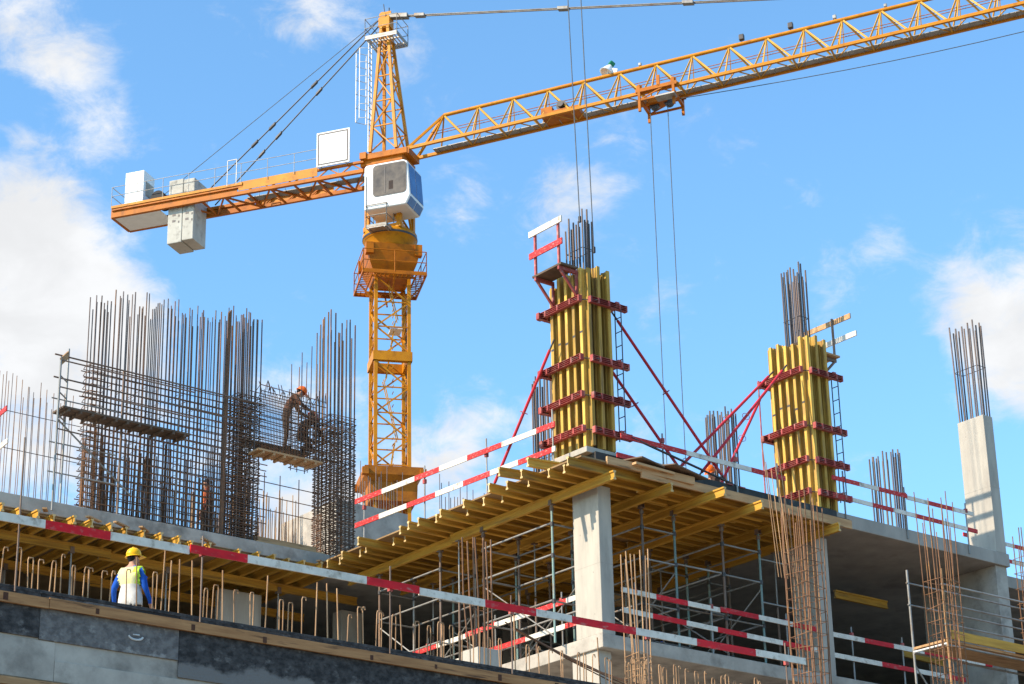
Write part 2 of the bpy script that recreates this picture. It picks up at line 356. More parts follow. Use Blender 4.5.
def column_cage(name, label, x0, x1, y0, y1, z0, zh, zt, nx, ny, step, m1, m2, r=.014, thick=None, skew=0.):
    t = Thing(name, label, 'rebar cage', ((x0 + x1) / 2, (y0 + y1) / 2, z0))
    for i in range(nx):
        for j in range(ny):
            if ny > 2 and 0 < j < ny - 1 and 0 < i < nx - 1: continue
            x = x0 + (x1 - x0) * i / (nx - 1) + U(-.02, .02); y = y0 + (y1 - y0) * j / (ny - 1) + U(-.02, .02)
            t.rod('vertical_bar', (x, y, z0), (x + U(-.03, .03) + skew, y, zt + U(-.35, .25)), r, m1 if R_() < .6 else m2, None, 6)
    z = z0 + .08; k = 0
    while z < zh and k < 98:
        mb = MB(); a = .025; zz = z + U(-.015, .015); s = U(-.02, .02)
        q = [(x0 - a + s, y0 - a, zz), (x1 + a + s, y0 - a, zz + U(-.03, .03)), (x1 + a + s, y1 + a, zz), (x0 - a + s, y1 + a, zz)]
        mb.tube(q + [q[0], (x0 + .1, y0 + .08, zz)], .011, 5)
        if k % 2: mb.tube([(x0 + (x1 - x0) * .35, y0 - a, zz), (x0 + (x1 - x0) * .35, y1 + a, zz), (x0 + (x1 - x0) * .68, y1 + a, zz), (x0 + (x1 - x0) * .68, y0 - a, zz)], .011, 5)
        t.part('stirrup', mb, m2); z += step; k += 1
    return t
tc = column_cage('rebar_column_cage', 'brown stirrup-wound rebar cage where the wall cage meets the raised beam', 26.55, 27.15, YC - .08, YC + .5, ZT - .01, 20.75, 22.75, 6, 4, .06, M['rebar_grey'], M['rust_dark'], .015)
for i in range(3): tc.rod('vertical_bar', (26.12 + i * .04, YC - .08, ZT), (26.2 + i * .035, YC - .08, 22.75 + .04 * i), .020, M['rust_dark'], None, 6)
column_cage('rebar_column_cage', 'tall dark rebar cage standing at the inner corner nearest the crane mast', 29.25, 29.98, YC - .05, YC + .65, ZT - .01, 20.75, 23.35, 7, 5, .05, M['rebar_grey'], M['rust_dark'], .018)
column_cage('rebar_column_cage', 'short thin group of bars just left of the tall corner cage', 28.5, 28.95, YC + .1, YC + .6, 19.3, 20.6, 22.35, 3, 2, .2, M['rebar_grey'], M['rebar'], .012)
beam = Thing('rebar_beam_cage', 'raised rebar beam cage with open curling hoops spanning the gap', 'rebar cage', (28, YC, 19.4))
for k in range(12):
    for yy in (YC, YC + .45):
        beam.rod('horizontal_bar', (27.2, yy, 19.45 + k * .15 + U(-.02, .02)), (29.15, yy, 19.4 + k * .15 + U(-.03, .03)), .012, M['rebar'], None, 5)
for k in range(22):
    x = 27.25 + k * .088; mb = MB(); a = U(-.06, .06); zt = 21.12 + U(-.12, .14)
    mb.tube([(x + a, YC - .02, 21.0), (x + a * 2, YC + .05, zt + .1), (x + a, YC + .02, zt), (x, YC - .02, 20.9), (x, YC - .02, 19.4), (x, YC + .47, 19.4), (x, YC + .47, zt - .1), (x + a * 2, YC + .38, zt + .12)], .009, 5)
    beam.part('hoop', mb, M['rebar'])
# low mesh of bars across the doorway gap under the beam cage
mesh_ = Thing('rebar_guard_mesh', 'three thin bars tied across the gap under the raised beam cage', 'rebar guard', (28, YC + .3, ZT))
for z in (18.05, 18.4, 18.75): mesh_.rod('horizontal_bar', (27.1, YC + .3, z), (29.2, YC + .3, z - .02), .012, M['rebar'], None, 5)
for x in (27.6, 28.05, 28.6): mesh_.rod('vertical_bar', (x, YC + .33, ZT - .02), (x, YC + .33, 19.0), .012, M['rebar'], None, 5)
for i, (x0, x1, z) in enumerate(((27.15, 29.1, ZT + .08),)):
    mb = MB(); mb.box((x0, YC - .1, ZT), (x1, YC + .1, ZT + .14), 0, .008); mb.box((x0 + .05, YC + .12, ZT + .0), (x1 - .1, YC + .35, ZT + .32), 0, .008)
    o = mb.build('timber_plank', M['timber'], None, V((x0, YC, ZT))); o.location = (x0, YC, ZT); solo(o, 'pale timber sill planks lying in the gap between the rebar cages', 'timber')

# scaffold beside the left cage, with its platforms
def scaffold_platform(t, p0, p1, w, m, parent=None):
    mb = MB(); p0, p1 = V(p0), V(p1); n = 3
    for k in range(n):
        o = V((0, (k - 1) * w / n, 0)); mb.bar(p0 + o, p1 + o, w / n - .02, .045)
    for k in range(int((p1 - p0).length / .3)):
        q = p0 + unit(p1 - p0) * (.15 + k * .3); mb.bar(q + V((0, -w / 2, -.06)), q + V((0, w / 2, -.06)), .05, .06)
    return t.part('platform', mb, m, parent)
sc = Thing('scaffold', 'grey tube scaffold with a long plank walkway in front of the left wall cage', 'scaffold', (22, 43.25, ZT))
for x, y, zt in ((21.48, 42.95, 20.32), (21.86, 43.34, 20.72)): sc.rod('standard', (x, y, ZT - .3 if y < 43.2 else ZT), (x, y, zt), .026, M['steel'], None, 8)
for z in (19.95, 20.5): sc.rod('ledger', (21.5, 43.3, z), (27.2, 43.3, z - .04), .019, M['steel_brown'], None, 6)
for z in (19.45, 18.4, 17.7): sc.rod('ledger', (21.5, 43.34, z), (23.2, 43.34, z), .016, M['steel'], None, 6)
for z in (19.9, 19.5, 18.95): sc.rod('transom', (21.48, 42.95, z - .03), (21.86, 43.34, z), .018, M['steel'], None, 6)
for z in (20.25, 19.6, 18.6, 18.0): sc.rod('ledger', (21.48, 42.97, z), (25.0 if z > 19 else 22.4, 42.97, z - .03), .017, M['steel_brown'], None, 6)
for x in (23.3, 24.8): sc.rod('standard', (x, 43.34, ZT), (x, 43.34, 20.5), .024, M['steel_brown'], None, 8)
sc.rod('brace', (21.66, 43.3, 18.95), (23.6, 43.3, 17.5), .02, M['steel'], None, 6)
mb = MB(); mb.bar((21.48, 42.95, 20.2), (21.86, 43.34, 20.58), .03, .16); sc.part('guard_board', mb, M['timber'])
scaffold_platform(sc, (21.55, 43.1, 19.1), (24.85, 43.1, 19.1), .55, M['timber_dark'])
sc2 = Thing('scaffold', 'small plank platform hung under the raised beam cage, workers on it', 'scaffold', (28, 43.3, 19.2))
scaffold_platform(sc2, (26.85, 43.3, 19.22), (28.7, 43.3, 19.22), .5, M['timber']); scaffold_platform(sc2, (27.2, 44.35, 19.84), (29.1, 44.35, 19.84), .4, M['timber_dark'])
for x in (27.25, 28.95): sc2.rod('hanger', (x, 44.12, 19.3), (x, 44.12, 20.5), .012, M['steel'], None, 6)

# ------------------------------------------------------------------ left wing formwork
GRP_L = 'yellow cross beams under the left slab'
for i in range(34):
    x = 14.6 + i * .435 + U(-.03, .03); y0 = 42.85 + U(-.12, .12)
    if R_() < .06: continue
    ibeam((x, y0, ZD - .12), (x, 46.8 + U(-.2, .2), ZD - .12), M['beam_y'], 'short yellow cross beam poking out below the left slab edge', GRP_L)
mb = MB(); mb.box((14.2, 43.26, ZD - .018), (29.0, 49.4, ZD + .022)); o = mb.build('deck_plywood', M['ply'], None, V((22, 43.26, ZD))); o.location = (22, 43.26, ZD)
solo(o, 'plywood sheathing lying on the left wing cross beams', 'plywood')
for i, (x0, x1, y, lab) in enumerate(((14, 23.6, 44.1, 'long yellow main beam at the far left, above the man in the yellow helmet'), (23.4, 30.6, 44.32, 'long yellow main beam running right from the man towards the inner corner'),
                                  (14, 24.5, 46.2, 'deep yellow main beam in shade behind the left one'), (24.3, 30.4, 46.4, 'deep yellow main beam in shade above the concrete wall panel'))):
    ibeam((x0, y, ZD - .323), (x1, y, ZD - .323), M['beam_x'], lab, None)
for i in range(7):     # offcut boards lying loose on the beam ends
    x = (15.8, 21.2, 22.25, 22.95, 23.6, 25.2, 28.4)[i]
    mb = MB(); mb.bar((x, 42.75, ZD + .0), (x + U(.2, .7), 43.1, ZD + .02 + U(0, .04)), .1, .035)
    o = mb.build('timber_offcut', M['timber'], None, V((x, 42.75, ZD))); o.location = (x, 42.75, ZD)
    solo(o, 'pale loose offcut board lying on the left beam ends', 'timber', 'loose offcut boards along the left slab edge')
GRP_PL = 'steel props under the left wing beams'
for i, (x, y) in enumerate(((15, 44.1), (17.5, 44.1), (20.0, 44.1), (22.6, 44.1), (25.2, 44.32), (28.3, 44.32), (16, 46.2), (19, 46.2), (22, 46.2), (25.5, 46.4), (29.6, 46.4))):
    t = Thing('steel_prop', 'slim steel prop holding up a yellow main beam under the left wing', 'prop', (x, y, Z0), GRP_PL)
    t.rod('inner_tube', (x, y, Z0 + 1.7), (x, y, 16.15), .022, M['steel'], None, 8); t.rod('outer_tube', (x, y, Z0), (x, y, Z0 + 1.9), .03, M['steel_brown'], None, 8)
    mb = MB(); mb.box((x - .06, y - .06, 16.15), (x + .06, y + .06, 16.19)); mb.box((x - .05, y + .045, 16.19), (x + .05, y + .055, 16.3)); mb.box((x - .05, y - .055, 16.19), (x + .05, y - .045, 16.3)); t.part('head', mb, M['steel_brown'])
t = Thing('scaffold', 'thin tube scaffold lattice in the shade under the left wing', 'scaffold', (21, 46, Z0))
for x in (16, 18.4, 20.8, 23.2): t.rod('standard', (x, 45.2, Z0), (x, 45.2, 16.1), .022, M['steel'], None, 6)
for z in (14.2, 15.2): t.rod('ledger', (15.5, 45.2, z), (29.8, 45.2, z), .02, M['steel'], None, 6)
t.rod('brace', (16, 45.25, 13.4), (18.4, 45.25, 15.9), .018, M['steel'], None, 6); t.rod('brace', (23.2, 45.25, 13.4), (20.8, 45.25, 15.9), .018, M['steel'], None, 6)

# ------------------------------------------------------------------ formwork deck at the corner
GRP_S = 'cross beams of the corner formwork deck'
yy = 33.42
for i in range(25):
    y = 33.35 + i * .40 + U(-.05, .05)
    if y > 43: break
    xl = 28.55 + U(-.3, .22) - (.25 if i % 3 == 0 else 0)
    for k, (a, b) in enumerate(((xl, 31.4 + U(-.2, .5)), (31.0 + U(-.3, .3), 34.2 + U(-.2, .3)), (33.6 + U(-.2, .2), 36.4 + U(-.1, .08)))):
        if R_() < .05 and k: continue
        yk = y + (k % 2) * .095
        ibeam((a, yk, ZD - .121), (b, yk, ZD - .121), M['beam_x'], ('cross beam with sawn end showing at the deck left edge', 'cross beam under the middle of the corner deck', 'cross beam under the right part of the corner deck')[k], GRP_S)
prim = [(29.3, 33.02, 'thick main beam running past the head of the pale front column'), (30.85, 32.95, 'main beam just right of the pale front column'), (31.97, 32.5, 'main beam whose bright tip sticks out at mid deck'),
        (33.3, 32.72, 'main beam with a metal-capped tip in the middle of the deck front'), (34.7, 33.4, 'main beam set back under the right half of the deck'), (35.9, 32.9, 'main beam at the right end of the deck beside the second column')]
for x, y0, lab in prim:
    ibeam((x, y0, ZD - .323), (x, 38.4 + U(-.3, .3), ZD - .323), M['beam_y'], 'yellow ' + lab, None)
    ibeam((x + .1, 37.7, ZD - .323), (x + .1, 42.9, ZD - .323), M['beam_y'], 'rear length of a yellow main beam deep under the corner deck', 'rear main beams under the corner deck')
mb = MB(); mb.box((28.55, 33.2, ZD - .02), (36.6, 43.1, ZD + .014)); o = mb.build('deck_plywood', M['ply'], None, V((32, 33.2, ZD))); o.location = (32, 33.2, ZD)
solo(o, 'brown plywood sheathing on the corner formwork deck', 'plywood')
mb = MB(); mb.bar((30.15, 33.13, ZD - .10), (34.0, 33.13, ZD - .10), .05, .19); mb.bar((34.05, 33.135, ZD - .11), (36.55, 33.135, ZD - .11), .05, .2)
o = mb.build('edge_board', M['timber'], None, V((33, 33.1, ZD))); o.location = (33, 33.1, ZD); solo(o, 'pale edge board nailed along the front of the corner deck', 'timber')
mb = MB(); mb.bar((29.9, 33.1, ZD + .06), (31.0, 33.1, ZD + .03), .2, .05); mb.bar((29.25, 33.2, ZD + .04), (31.6, 33.05, ZD - .02), .05, .17)
o = mb.build('edge_board', M['timber'], None, V((30, 33.1, ZD))); o.location = (30, 33.1, ZD); solo(o, 'pale tilted edge board at the deck corner below the first column form', 'timber')
mb = MB(); mb.box((29.3, 33.6, ZD + .02), (36.6, 33.645, ZT + .01)); mb.box((29.3, 33.65, ZD + .02), (29.345, 43.1, ZT + .005)); mb.box((30.6, 33.22, ZD + .016), (36.6, 33.58, ZD + .05))
o = mb.build('stop_end_form', M['ply_dark'], None, V((33, 33.6, ZD))); o.location = (33, 33.6, ZD); solo(o, 'black film-faced stop-end strip around the corner deck edge', 'formwork')
for i, (x, y, w, a, lab) in enumerate(((30.3, 33.35, .75, .10, 'small dark plywood offcut lying beside the first column form'), (31.35, 33.3, 1.1, .16, 'larger dark plywood sheet lying tilted on the deck front edge'))):
    mb = MB(); mb.obox(V((x, y, ZD + .19)), unit(V((1, .15, -.08))), unit(V((-.15, 1, a))), unit(V((.08, -a, 1))), (w, .8, .03), 0, .004)
    o = mb.build('plywood_sheet', M['timber_dark'], None, V((x, y, ZD))); o.location = (x, y, ZD); solo(o, lab, 'plywood')
# three stacked beams on the deck corner, left of the first form
for i, (x0, y0, x1, lab) in enumerate(((28.05, 34.35, 29.3, 'upper'), (27.95, 35.2, 29.25, 'lower'))):
    ibeam((x0, y0, ZD + .08), (x1, y0 - .1, ZD + .12), M['beam_x'], ('yellow beam lying on the deck corner, nearest the first column form', 'yellow beam lying on the deck edge, further from the column form')[i], None)
mb = MB(); mb.box((29.12, 33.68, ZT - .008), (30.1, 35.0, ZT + .12), 0, .01); bld.part('column_kicker', mb, M['concrete_pale'])

# shoring towers under the deck
GRP_T = 'shoring towers under the corner deck'
def tower(x0, x1, y0, y1, label, ms):
    t = Thing('shoring_tower', label, 'shoring tower', ((x0 + x1) / 2, (y0 + y1) / 2, Z0), GRP_T); zt = 16.17
    for k, (x, y) in enumerate(((x0, y0), (x1, y0), (x0, y1), (x1, y1))):
        s = t.rod('standard', (x, y, Z0), (x, y, zt), .028, ms[k % len(ms)], None, 8)
        mb = MB(); mb.box((x - .06, y - .06, zt), (x + .06, y + .06, zt + .02)); mb.box((x - .055, y - .05, zt + .02), (x - .045, y + .05, zt + .11)); mb.box((x + .045, y - .05, zt + .02), (x + .055, y + .05, zt + .11))
        mb.tube([(x, y, zt - .12), (x, y, zt - .04)], .05, 8); t.part('fork_head', mb, M['steel_brown'])
        for z in (14.05, 15.05, 15.75):
            mb = MB(); mb.tube([(x, y, z - .045), (x, y, z + .045)], .045, 8); t.part('coupler', mb, M['steel_dark'])
    for z in (14.05, 15.05, 15.75):
        for y in (y0, y1): t.rod('ledger', (x0, y, z), (x1, y, z), .021, M['steel'], None, 6)
        for x in (x0, x1): t.rod('ledger', (x, y0, z + .03), (x, y1, z + .03), .021, M['steel'], None, 6)
    t.rod('diagonal', (x0, y0 + .03, 13.3), (x0, y1, 14.9), .017, M['steel'], None, 6); t.rod('diagonal', (x1, y1, 13.3), (x1, y0, 14.9), .017, M['steel'], None, 6)
    return t
g, br = M['steel_green'], M['steel_brown']
tower(29.3, 30.3, 35.1, 37.5, 'green and rusty shoring tower just left of the pale front column', (g, br, br, br))
tower(29.45, 30.45, 39.3, 41.7, 'rusty shoring tower far back under the left edge of the corner deck', (br, M['steel']))
a = tower(31.03, 31.97, 34.15, 36.5, 'shoring tower with one brown and one green leg, right of the pale front column', (br, g, g, br))
b = tower(33.36, 34.5, 34.1, 36.5, 'shoring tower with a dark brown leg at the middle of the deck', (br, g, br, g))
tower(31.1, 32.1, 38.6, 41, 'rear shoring tower in the shade behind the brown and green one', (g, br))
tower(33.4, 34.6, 38.6, 41, 'rear shoring tower in the shade at the deck centre', (br, g))
tower(35.3, 35.95, 36.6, 39.0, 'rear shoring tower close to the second column', (g, br))
for z in (15.08, 14.1): a.rod('ledger', (31.97, 34.15, z), (33.3, 34.12, z), .021, M['steel'], None, 6)
for z in (15.6, 14.6): b.rod('ledger', (34.5, 34.1, z), (36.0, 34.1, z), .021, M['steel'], None, 6)
hb_ = P(834, 582, y=36.1); hx_ = P(886, 594, y=36.1)
ibeam((hb_.x, 36.1, 15.95), (hx_.x, 36.1, 15.95), M['beam_x'], 'yellow beam left hanging on a prop under the right concrete slab', None)
t = Thing('steel_prop', 'dark steel prop under the lone beam beneath the right slab', 'prop', (38.4, 36.1, Z0)); t.rod('outer_tube', (38.4, 36.1, Z0), (38.4, 36.1, 14.9), .03, M['steel_dark'], None, 8); t.rod('inner_tube', (38.4, 36.1, 14.7), (38.4, 36.1, 15.84), .022, M['steel_dark'], None, 8)
mb = MB(); mb.box((38.3, 36, 15.83), (38.5, 36.2, 15.849)); t.part('head', mb, M['steel_dark'])
ibeam((40.2, 35.1, 14.45), (41.6, 35.1, 14.4), M['beam_x'], 'yellow beam end in shade low beside the right column', None)
mb = MB(); mb.box((34.6, 39.2, 15.7), (35.3, 39.3, 16.0)); o = mb.build('timber_block', M['timber'], None, V((35, 39.2, 15.7))); o.location = (35, 39.2, 15.7); solo(o, 'brown timber block hanging under the deck near the second column', 'timber')
for i in range(9):
    x = 37.15 + (i % 5) * .13
    bld.rod('starter_bar', (x, 35.3 + (i // 5) * .25, Z0 - .02), (x + U(-.03, .03), 35.3 + (i // 5) * .25, 15.2 + U(-.15, .15)), .014, M['rust'], None, 6)
t = Thing('steel_brace', 'thin blue brace tube lying in the dark interior between the shoring towers', 'brace', (33, 37, Z0))
t.rod('tube', (32.4, 36.9, 13.6), (34.0, 36.9, 14.2), .03, M['blue_cloth'], None, 8)

GRP_PD = 'single steel props between the shoring towers'
for i, (x, y) in enumerate(((30.85, 35.3), (30.85, 37.6), (33.3, 37.3), (34.7, 37.6), (29.3, 38.4), (35.9, 35.0), (31.97, 37.4), (30.95, 41.6))):
    t = Thing('steel_prop', 'single rusty steel prop standing under a main beam of the corner deck', 'prop', (x, y, Z0), GRP_PD)
    t.rod('inner_tube', (x, y, Z0 + 1.8), (x, y, 16.17), .02, M['steel'], None, 8); t.rod('outer_tube', (x, y, Z0), (x, y, Z0 + 1.9 + U(-.2, .2)), .028, M['steel_brown'], None, 8)
    mb = MB(); mb.box((x - .06, y - .06, 16.17), (x + .06, y + .06, 16.195)); t.part('head', mb, M['steel_brown'])
# ------------------------------------------------------------------ column formwork
def waler(t, p0, p1, out):
    mb = MB(); p0, p1, out = V(p0), V(p1), V(out)
    for dz in (-.042, .042):
        c = [(-.05, -.026), (.05, -.026), (.05, -.018), (-.04, -.018), (-.04, .018), (.05, .018), (.05, .026), (-.05, .026)]
        up = V((0, 0, 1)); mb.bar(p0 + out * .05 + V((0, 0, dz)), p1 + out * .05 + V((0, 0, dz)), 0, 0, prof=c)
    for f in (.2, .5, .8):
        q = p0.lerp(p1, f) + out * .06; mb.obox(q, unit(p1 - p0), out, V((0, 0, 1)), (.04, .11, .13))
    for q in (p0, p1): mb.obox(q + out * .05, unit(p1 - p0), out, V((0, 0, 1)), (.045, .1, .15), 0, .005)
    return t.part('waler', mb, M['red_steel'])
def vbeam(t, x, y, z0, z1, face):
    mb = MB(); d = V((x, y, z1)) - V((x, y, z0)); up = V((-1, 0, 0)) if face == 'x' else V((0, -1, 0))
    mb.bar((x, y, z0), (x, y, z1), 0, 0, up, prof=HB); return t.part('timber_stud', mb, M['beam_z'])
def column_form(x0, y0, z0, z1, label, platform):
    """form round a 0.36 x 0.84 m column: film-faced panels, timber studs, pairs of red walers"""
    x1, y1 = x0 + .84, y0 + 1.32
    t = Thing('column_form', label, 'column formwork', (x0, y0, z0))
    z_form = z1; z1 = z1 + .28; c0x, c1x, c0y, c1y = x0 + .23, x1 - .23, y0 + .23, y1 - .23
    for lo, hi in (((c0x - .022, c0y - .022, z0), (c0x, c1y + .022, z1 - .1)), ((c1x, c0y - .022, z0), (c1x + .022, c1y + .022, z1 - .1)), ((c0x + .001, c0y - .022, z0), (c1x - .001, c0y, z1 - .06)), ((c0x + .001, c1y, z0), (c1x - .001, c1y + .022, z1 - .06))):
        mb = MB(); mb.box(lo, hi); t.part('panel', mb, M['panel'])
    mb = MB(); mb.box((c0x + .002, c0y + .002, z1 - .3), (c1x - .002, c1y - .002, z1 - .22)); t.part('concrete_fill', mb, M['concrete_pale'])
    for i in range(5):
        y = y0 + .17 + i * .245
        vbeam(t, c0x - .124, y, z0 + U(0, .05), z1 + U(-.22, .05), 'x'); vbeam(t, c1x + .124, y, z0 + U(0, .05), z1 + U(-.2, .05), 'x')
    for i in range(3):
        x = x0 + .14 + i * .28
        vbeam(t, x, c0y - .124, z0 + U(0, .05), z1 + U(-.12, .06), 'y'); vbeam(t, x, c1y + .124, z0 + U(0, .05), z1 + U(-.2, .05), 'y')
    for z in (z0 + .42, z0 + 1.2, z0 + 2.05, z0 + 3.42):
        waler(t, (x0 - .0, y1 + .2, z), (x0 - .0, y0 + .12, z), (-1, 0, 0)); waler(t, (x1, y0 - .05, z), (x1, y1 + .1, z), (1, 0, 0))
        waler(t, (x0 + .1, y0, z - .05), (x1 + .28, y0, z - .05), (0, -1, 0)); waler(t, (x0 - .2, y1, z - .05), (x1 + .1, y1, z - .05), (0, 1, 0))
        mb = MB(); mb.tube([(x0 - .12, y0 + .25, z), (x0 + .25, y0 - .12, z - .05)], .012, 6); t.part('tie_rod', mb, M['steel_dark'])
    # lifting straps and paint bands
    for y in [y0 + .17 + i * .245 for i in range(5)]:
        mb = MB(); z = z0 + 2.55 + U(-.1, .1); mb.box((c0x - .2245, y - .041, z), (c0x - .2235, y + .041, z + .05)); t.part('stamp', mb, M['steel_dark'])
    # ladder on the right back edge
    lx, ly = x1 + .10, y0 - .1
    if platform == 'right': t.rod('side_tube', (x0 - .16, y1 + .12, z0), (x0 - .16, y1 + .12, z0 + 3.5), .018, M['red_steel'], None, 6)
    for k in (0, .2): t.rod('ladder_rail', (lx, ly + k, z0 + .3), (lx, ly + k, z0 + 3.4), .014, M['steel_dark'], None, 6)
    for k in range(9): t.rod('ladder_rung', (lx, ly, z0 + .5 + k * .33), (lx, ly + .2, z0 + .5 + k * .33), .011, M['steel_dark'], None, 6)
    zp = z1 - .12
    if platform == 'left':
        a, b = x0 - .55, x0 - .02; ya, yb = y0 + .12, y0 + 1.12
        mb = MB(); mb.box((a, ya, zp), (b - .05, yb, zp + .045)); t.part('platform', mb, M['timber_dark'])
        for y in (ya + .1, yb - .1):
            mb = MB(); mb.bar((a, y, zp - .05), (b, y, zp - .05), .06, .08); mb.bar((b, y, zp - .62), (a + .05, y, zp - .08), .05, .05); mb.bar((b - .02, y, zp - .7), (b - .02, y, zp), .05, .05); t.part('bracket', mb, M['red_steel'])
            mb = MB(); mb.bar((a + .03, y, zp), (a + .03, y, zp + 1.15), .05, .05, V((1, 0, 0))); t.part('guard_post', mb, M['red_steel'])
        mb = MB(); mb.bar((a - .02, ya - .08, zp + 1.05), (a - .02, yb + .05, zp + 1.05), .035, .14, mi=0); t.part('guard_board', mb, M['white'])
        mb = MB(); mb.bar((a - .02, ya - .08, zp + .52), (a - .02, yb + .05, zp + .52), .035, .14); t.part('guard_board', mb, M['red_worn'])
    else:
        zp += .22; a, b = x1 + .02, x1 + .75; ya, yb = y0 + .35, y1 + .2
        mb = MB(); mb.box((a + .05, ya, zp - .3), (b, yb, zp - .255)); t.part('platform', mb, M['timber'])
        for y in (ya + .15, yb - .15):
            mb = MB(); mb.bar((a, y, zp - .35), (b, y, zp - .35), .06, .08); mb.bar((a, y, zp - 1.05), (b - .05, y, zp - .38), .05, .05); t.part('bracket', mb, M['steel_brown'])
            mb = MB(); mb.bar((b - .03, y, zp - .3), (b - .03, y, zp + .75), .045, .045, V((1, 0, 0))); t.part('guard_post', mb, M['steel_brown'])
        for z, o in ((.66, .2), (.16, .05)):
            mb = MB(); mb.bar((b + .01, ya - .62 + o, zp + z), (b + .01, yb + .1 + o, zp + z), .035, .13); t.part('guard_board', mb, M['timber'] if z > .5 else M['white'])
    starters(t, None, (x0 + x1) / 2, (y0 + y1) / 2 - .05, .26, .50, z0 + .1, 22.65 if platform == 'left' else 23.1, M['rebar_grey'], 5, 6, .021, .03, (21.9,), .25)
    return t
f1 = column_form(29.2, 33.66, ZT + .13, 21.05, 'yellow column form with red clamps and a railed platform at its top left', 'left')
f2 = column_form(36.0, 33.66, ZT + .005, 21.05, 'yellow column form with red clamps and its platform on the right side', 'right')
# clutch of long bars leaning against the second form
# push-pull props
def brace(p0, p1, label, r=.034, m='red_brace'):
    p0, p1 = V(p0), V(p1); t = Thing('push_pull_brace', label, 'brace', p0); d = unit(p1 - p0)
    t.rod('tube', p0 + d * .25, p1 - d * .25, r, M[m], None, 8); t.rod('spindle', p0, p0 + d * .3, r * .6, M['steel_dark'], None, 6); t.rod('spindle', p1 - d * .3, p1, r * .6, M['steel_dark'], None, 6)
    mid = p0.lerp(p1, .45); mb = MB(); u = unit(d.cross(V((0, 0, 1)))); w = u.cross(d)
    mb.tube([mid + (u * math.cos(k * .63) + w * math.sin(k * .63)) * .09 + d * .09 for k in range(11)], .008, 5); t.part('handle_ring', mb, M['red_steel'])
    mb = MB(); mb.obox(p1 - V((0, 0, .02)), V((1, 0, 0)), V((0, 1, 0)), V((0, 0, 1)), (.16, .16, .03)); t.part('foot_plate', mb, M['red_steel'])
    return t
z3 = ZT + .02
brace((29.0, 34.5, 19.75), (28.7, P(490, 478, x=28.7).y, ZD + .06), 'red brace running down left from the first column form to the deck edge')
brace((30.25, 34.0, 20.55), P(731, 483, z=z3) + V((0, .1, 0)), 'long red brace running down right from the top clamp of the first column form')
brace((30.2, 34.7, 20.1), P(697, 474, z=z3) + V((0, .35, 0)), 'shorter red brace to the right of the first column form')
brace((35.55, 34.3, 20.4), P(684, 473, z=z3) + V((0, .5, 0)), 'upper red brace running down left from the second column form')
brace((35.6, 33.9, 20.45), P(706, 475, z=z3) + V((0, .3, 0)), 'lower red brace running down left from the second column form')
brace((35.65, 34.8, 20.0), P(737, 483, z=z3) + V((0, .6, 0)), 'steep red brace just left of the second column form')
brace((30.25, 33.5, 17.45), P(742, 487, z=z3) + V((0, .05, 0)), 'dark wire-bound brace lying low from the first column form along the deck edge', .026, 'steel_dark')

# ------------------------------------------------------------------ red and white edge barriers
def barrier(label, lines, posts, h=.14, worn=False, seg=(1.05, 1.15), start=0, group='red and white edge barriers'):
    """lines: (p0, p1, first colour); posts: (bottom, top)"""
    t = Thing('edge_barrier', label, 'barrier', posts[0][0] if posts else lines[0][0], group)
    for li, ln in enumerate(lines):
        p0, p1, first = ln[:3]; given = ln[3] if len(ln) > 3 else None
        p0, p1 = V(p0), V(p1); L = (p1 - p0).length; d = unit(p1 - p0); s = 0.; c = first; k = 0
        up = V((0, 0, 1)); u = unit(d.cross(up)); w = u.cross(d); cuts = [0.]
        cols = []
        while s < L - .05:
            s = min(L, s + U(*seg) * (1.35 if (R_() < .18 and not c) else 1)); cuts.append(s); cols.append(c); c = 1 - c
        if given:       # stripe joints surveyed from the site
            cuts = [0.] + [g - p0.x for g in given] + [L]; cols = [(first + k) % 2 for k in range(len(cuts) - 1)]
        # boards are about three stripes long: each board is its own mesh
        i = 0
        while i < len(cols):
            j = min(len(cols), i + 3); mb = MB(); q = random.uniform(-.016, .016)
            pr = [(-.014, -h / 2), (.014, -h / 2), (.014, h / 2), (-.014, h / 2)]
            vs = []
            for kk in range(i, j + 1):
                e = -.006 if kk == j and j < len(cols) else 0
                vs += [p0 + d * (cuts[kk] + e) + u * (a + (q if li == 0 else -q)) + w * (b + q) for a, b in pr]
            for kk in range(j - i):
                fs = [(kk * 4 + a, kk * 4 + (a + 1) % 4, kk * 4 + 4 + (a + 1) % 4, kk * 4 + 4 + a) for a in range(4)]
                if kk == 0: fs.append((3, 2, 1, 0))
                if kk == j - i - 1: o = (j - i) * 4; fs.append((o, o + 1, o + 2, o + 3))
                o0 = len(mb.v)
                if kk == 0: mb.v += [tuple(v) for v in vs]
                for f in fs: mb.f.append(f); mb.m.append(cols[i + kk]); mb.sm.append(False)
            t.part('board', mb, [M['white'], M['red_worn'] if worn else M['red']]); i = j
    for a, b in posts:
        t.rod('post', a, b, .02 if group else .016, M['steel'] if group else M['steel_brown'], None, 6)
        mb = MB(); q = V(a).lerp(V(b), min(.85, 1.1 / (V(b) - V(a)).length)); mb.obox(q, V((1, 0, 0)), V((0, 1, 0)), V((0, 0, 1)), (.07, .07, .1)); t.part('bracket', mb, M['red_steel'])
    return t
YW = 29.2; ZW = 10.62
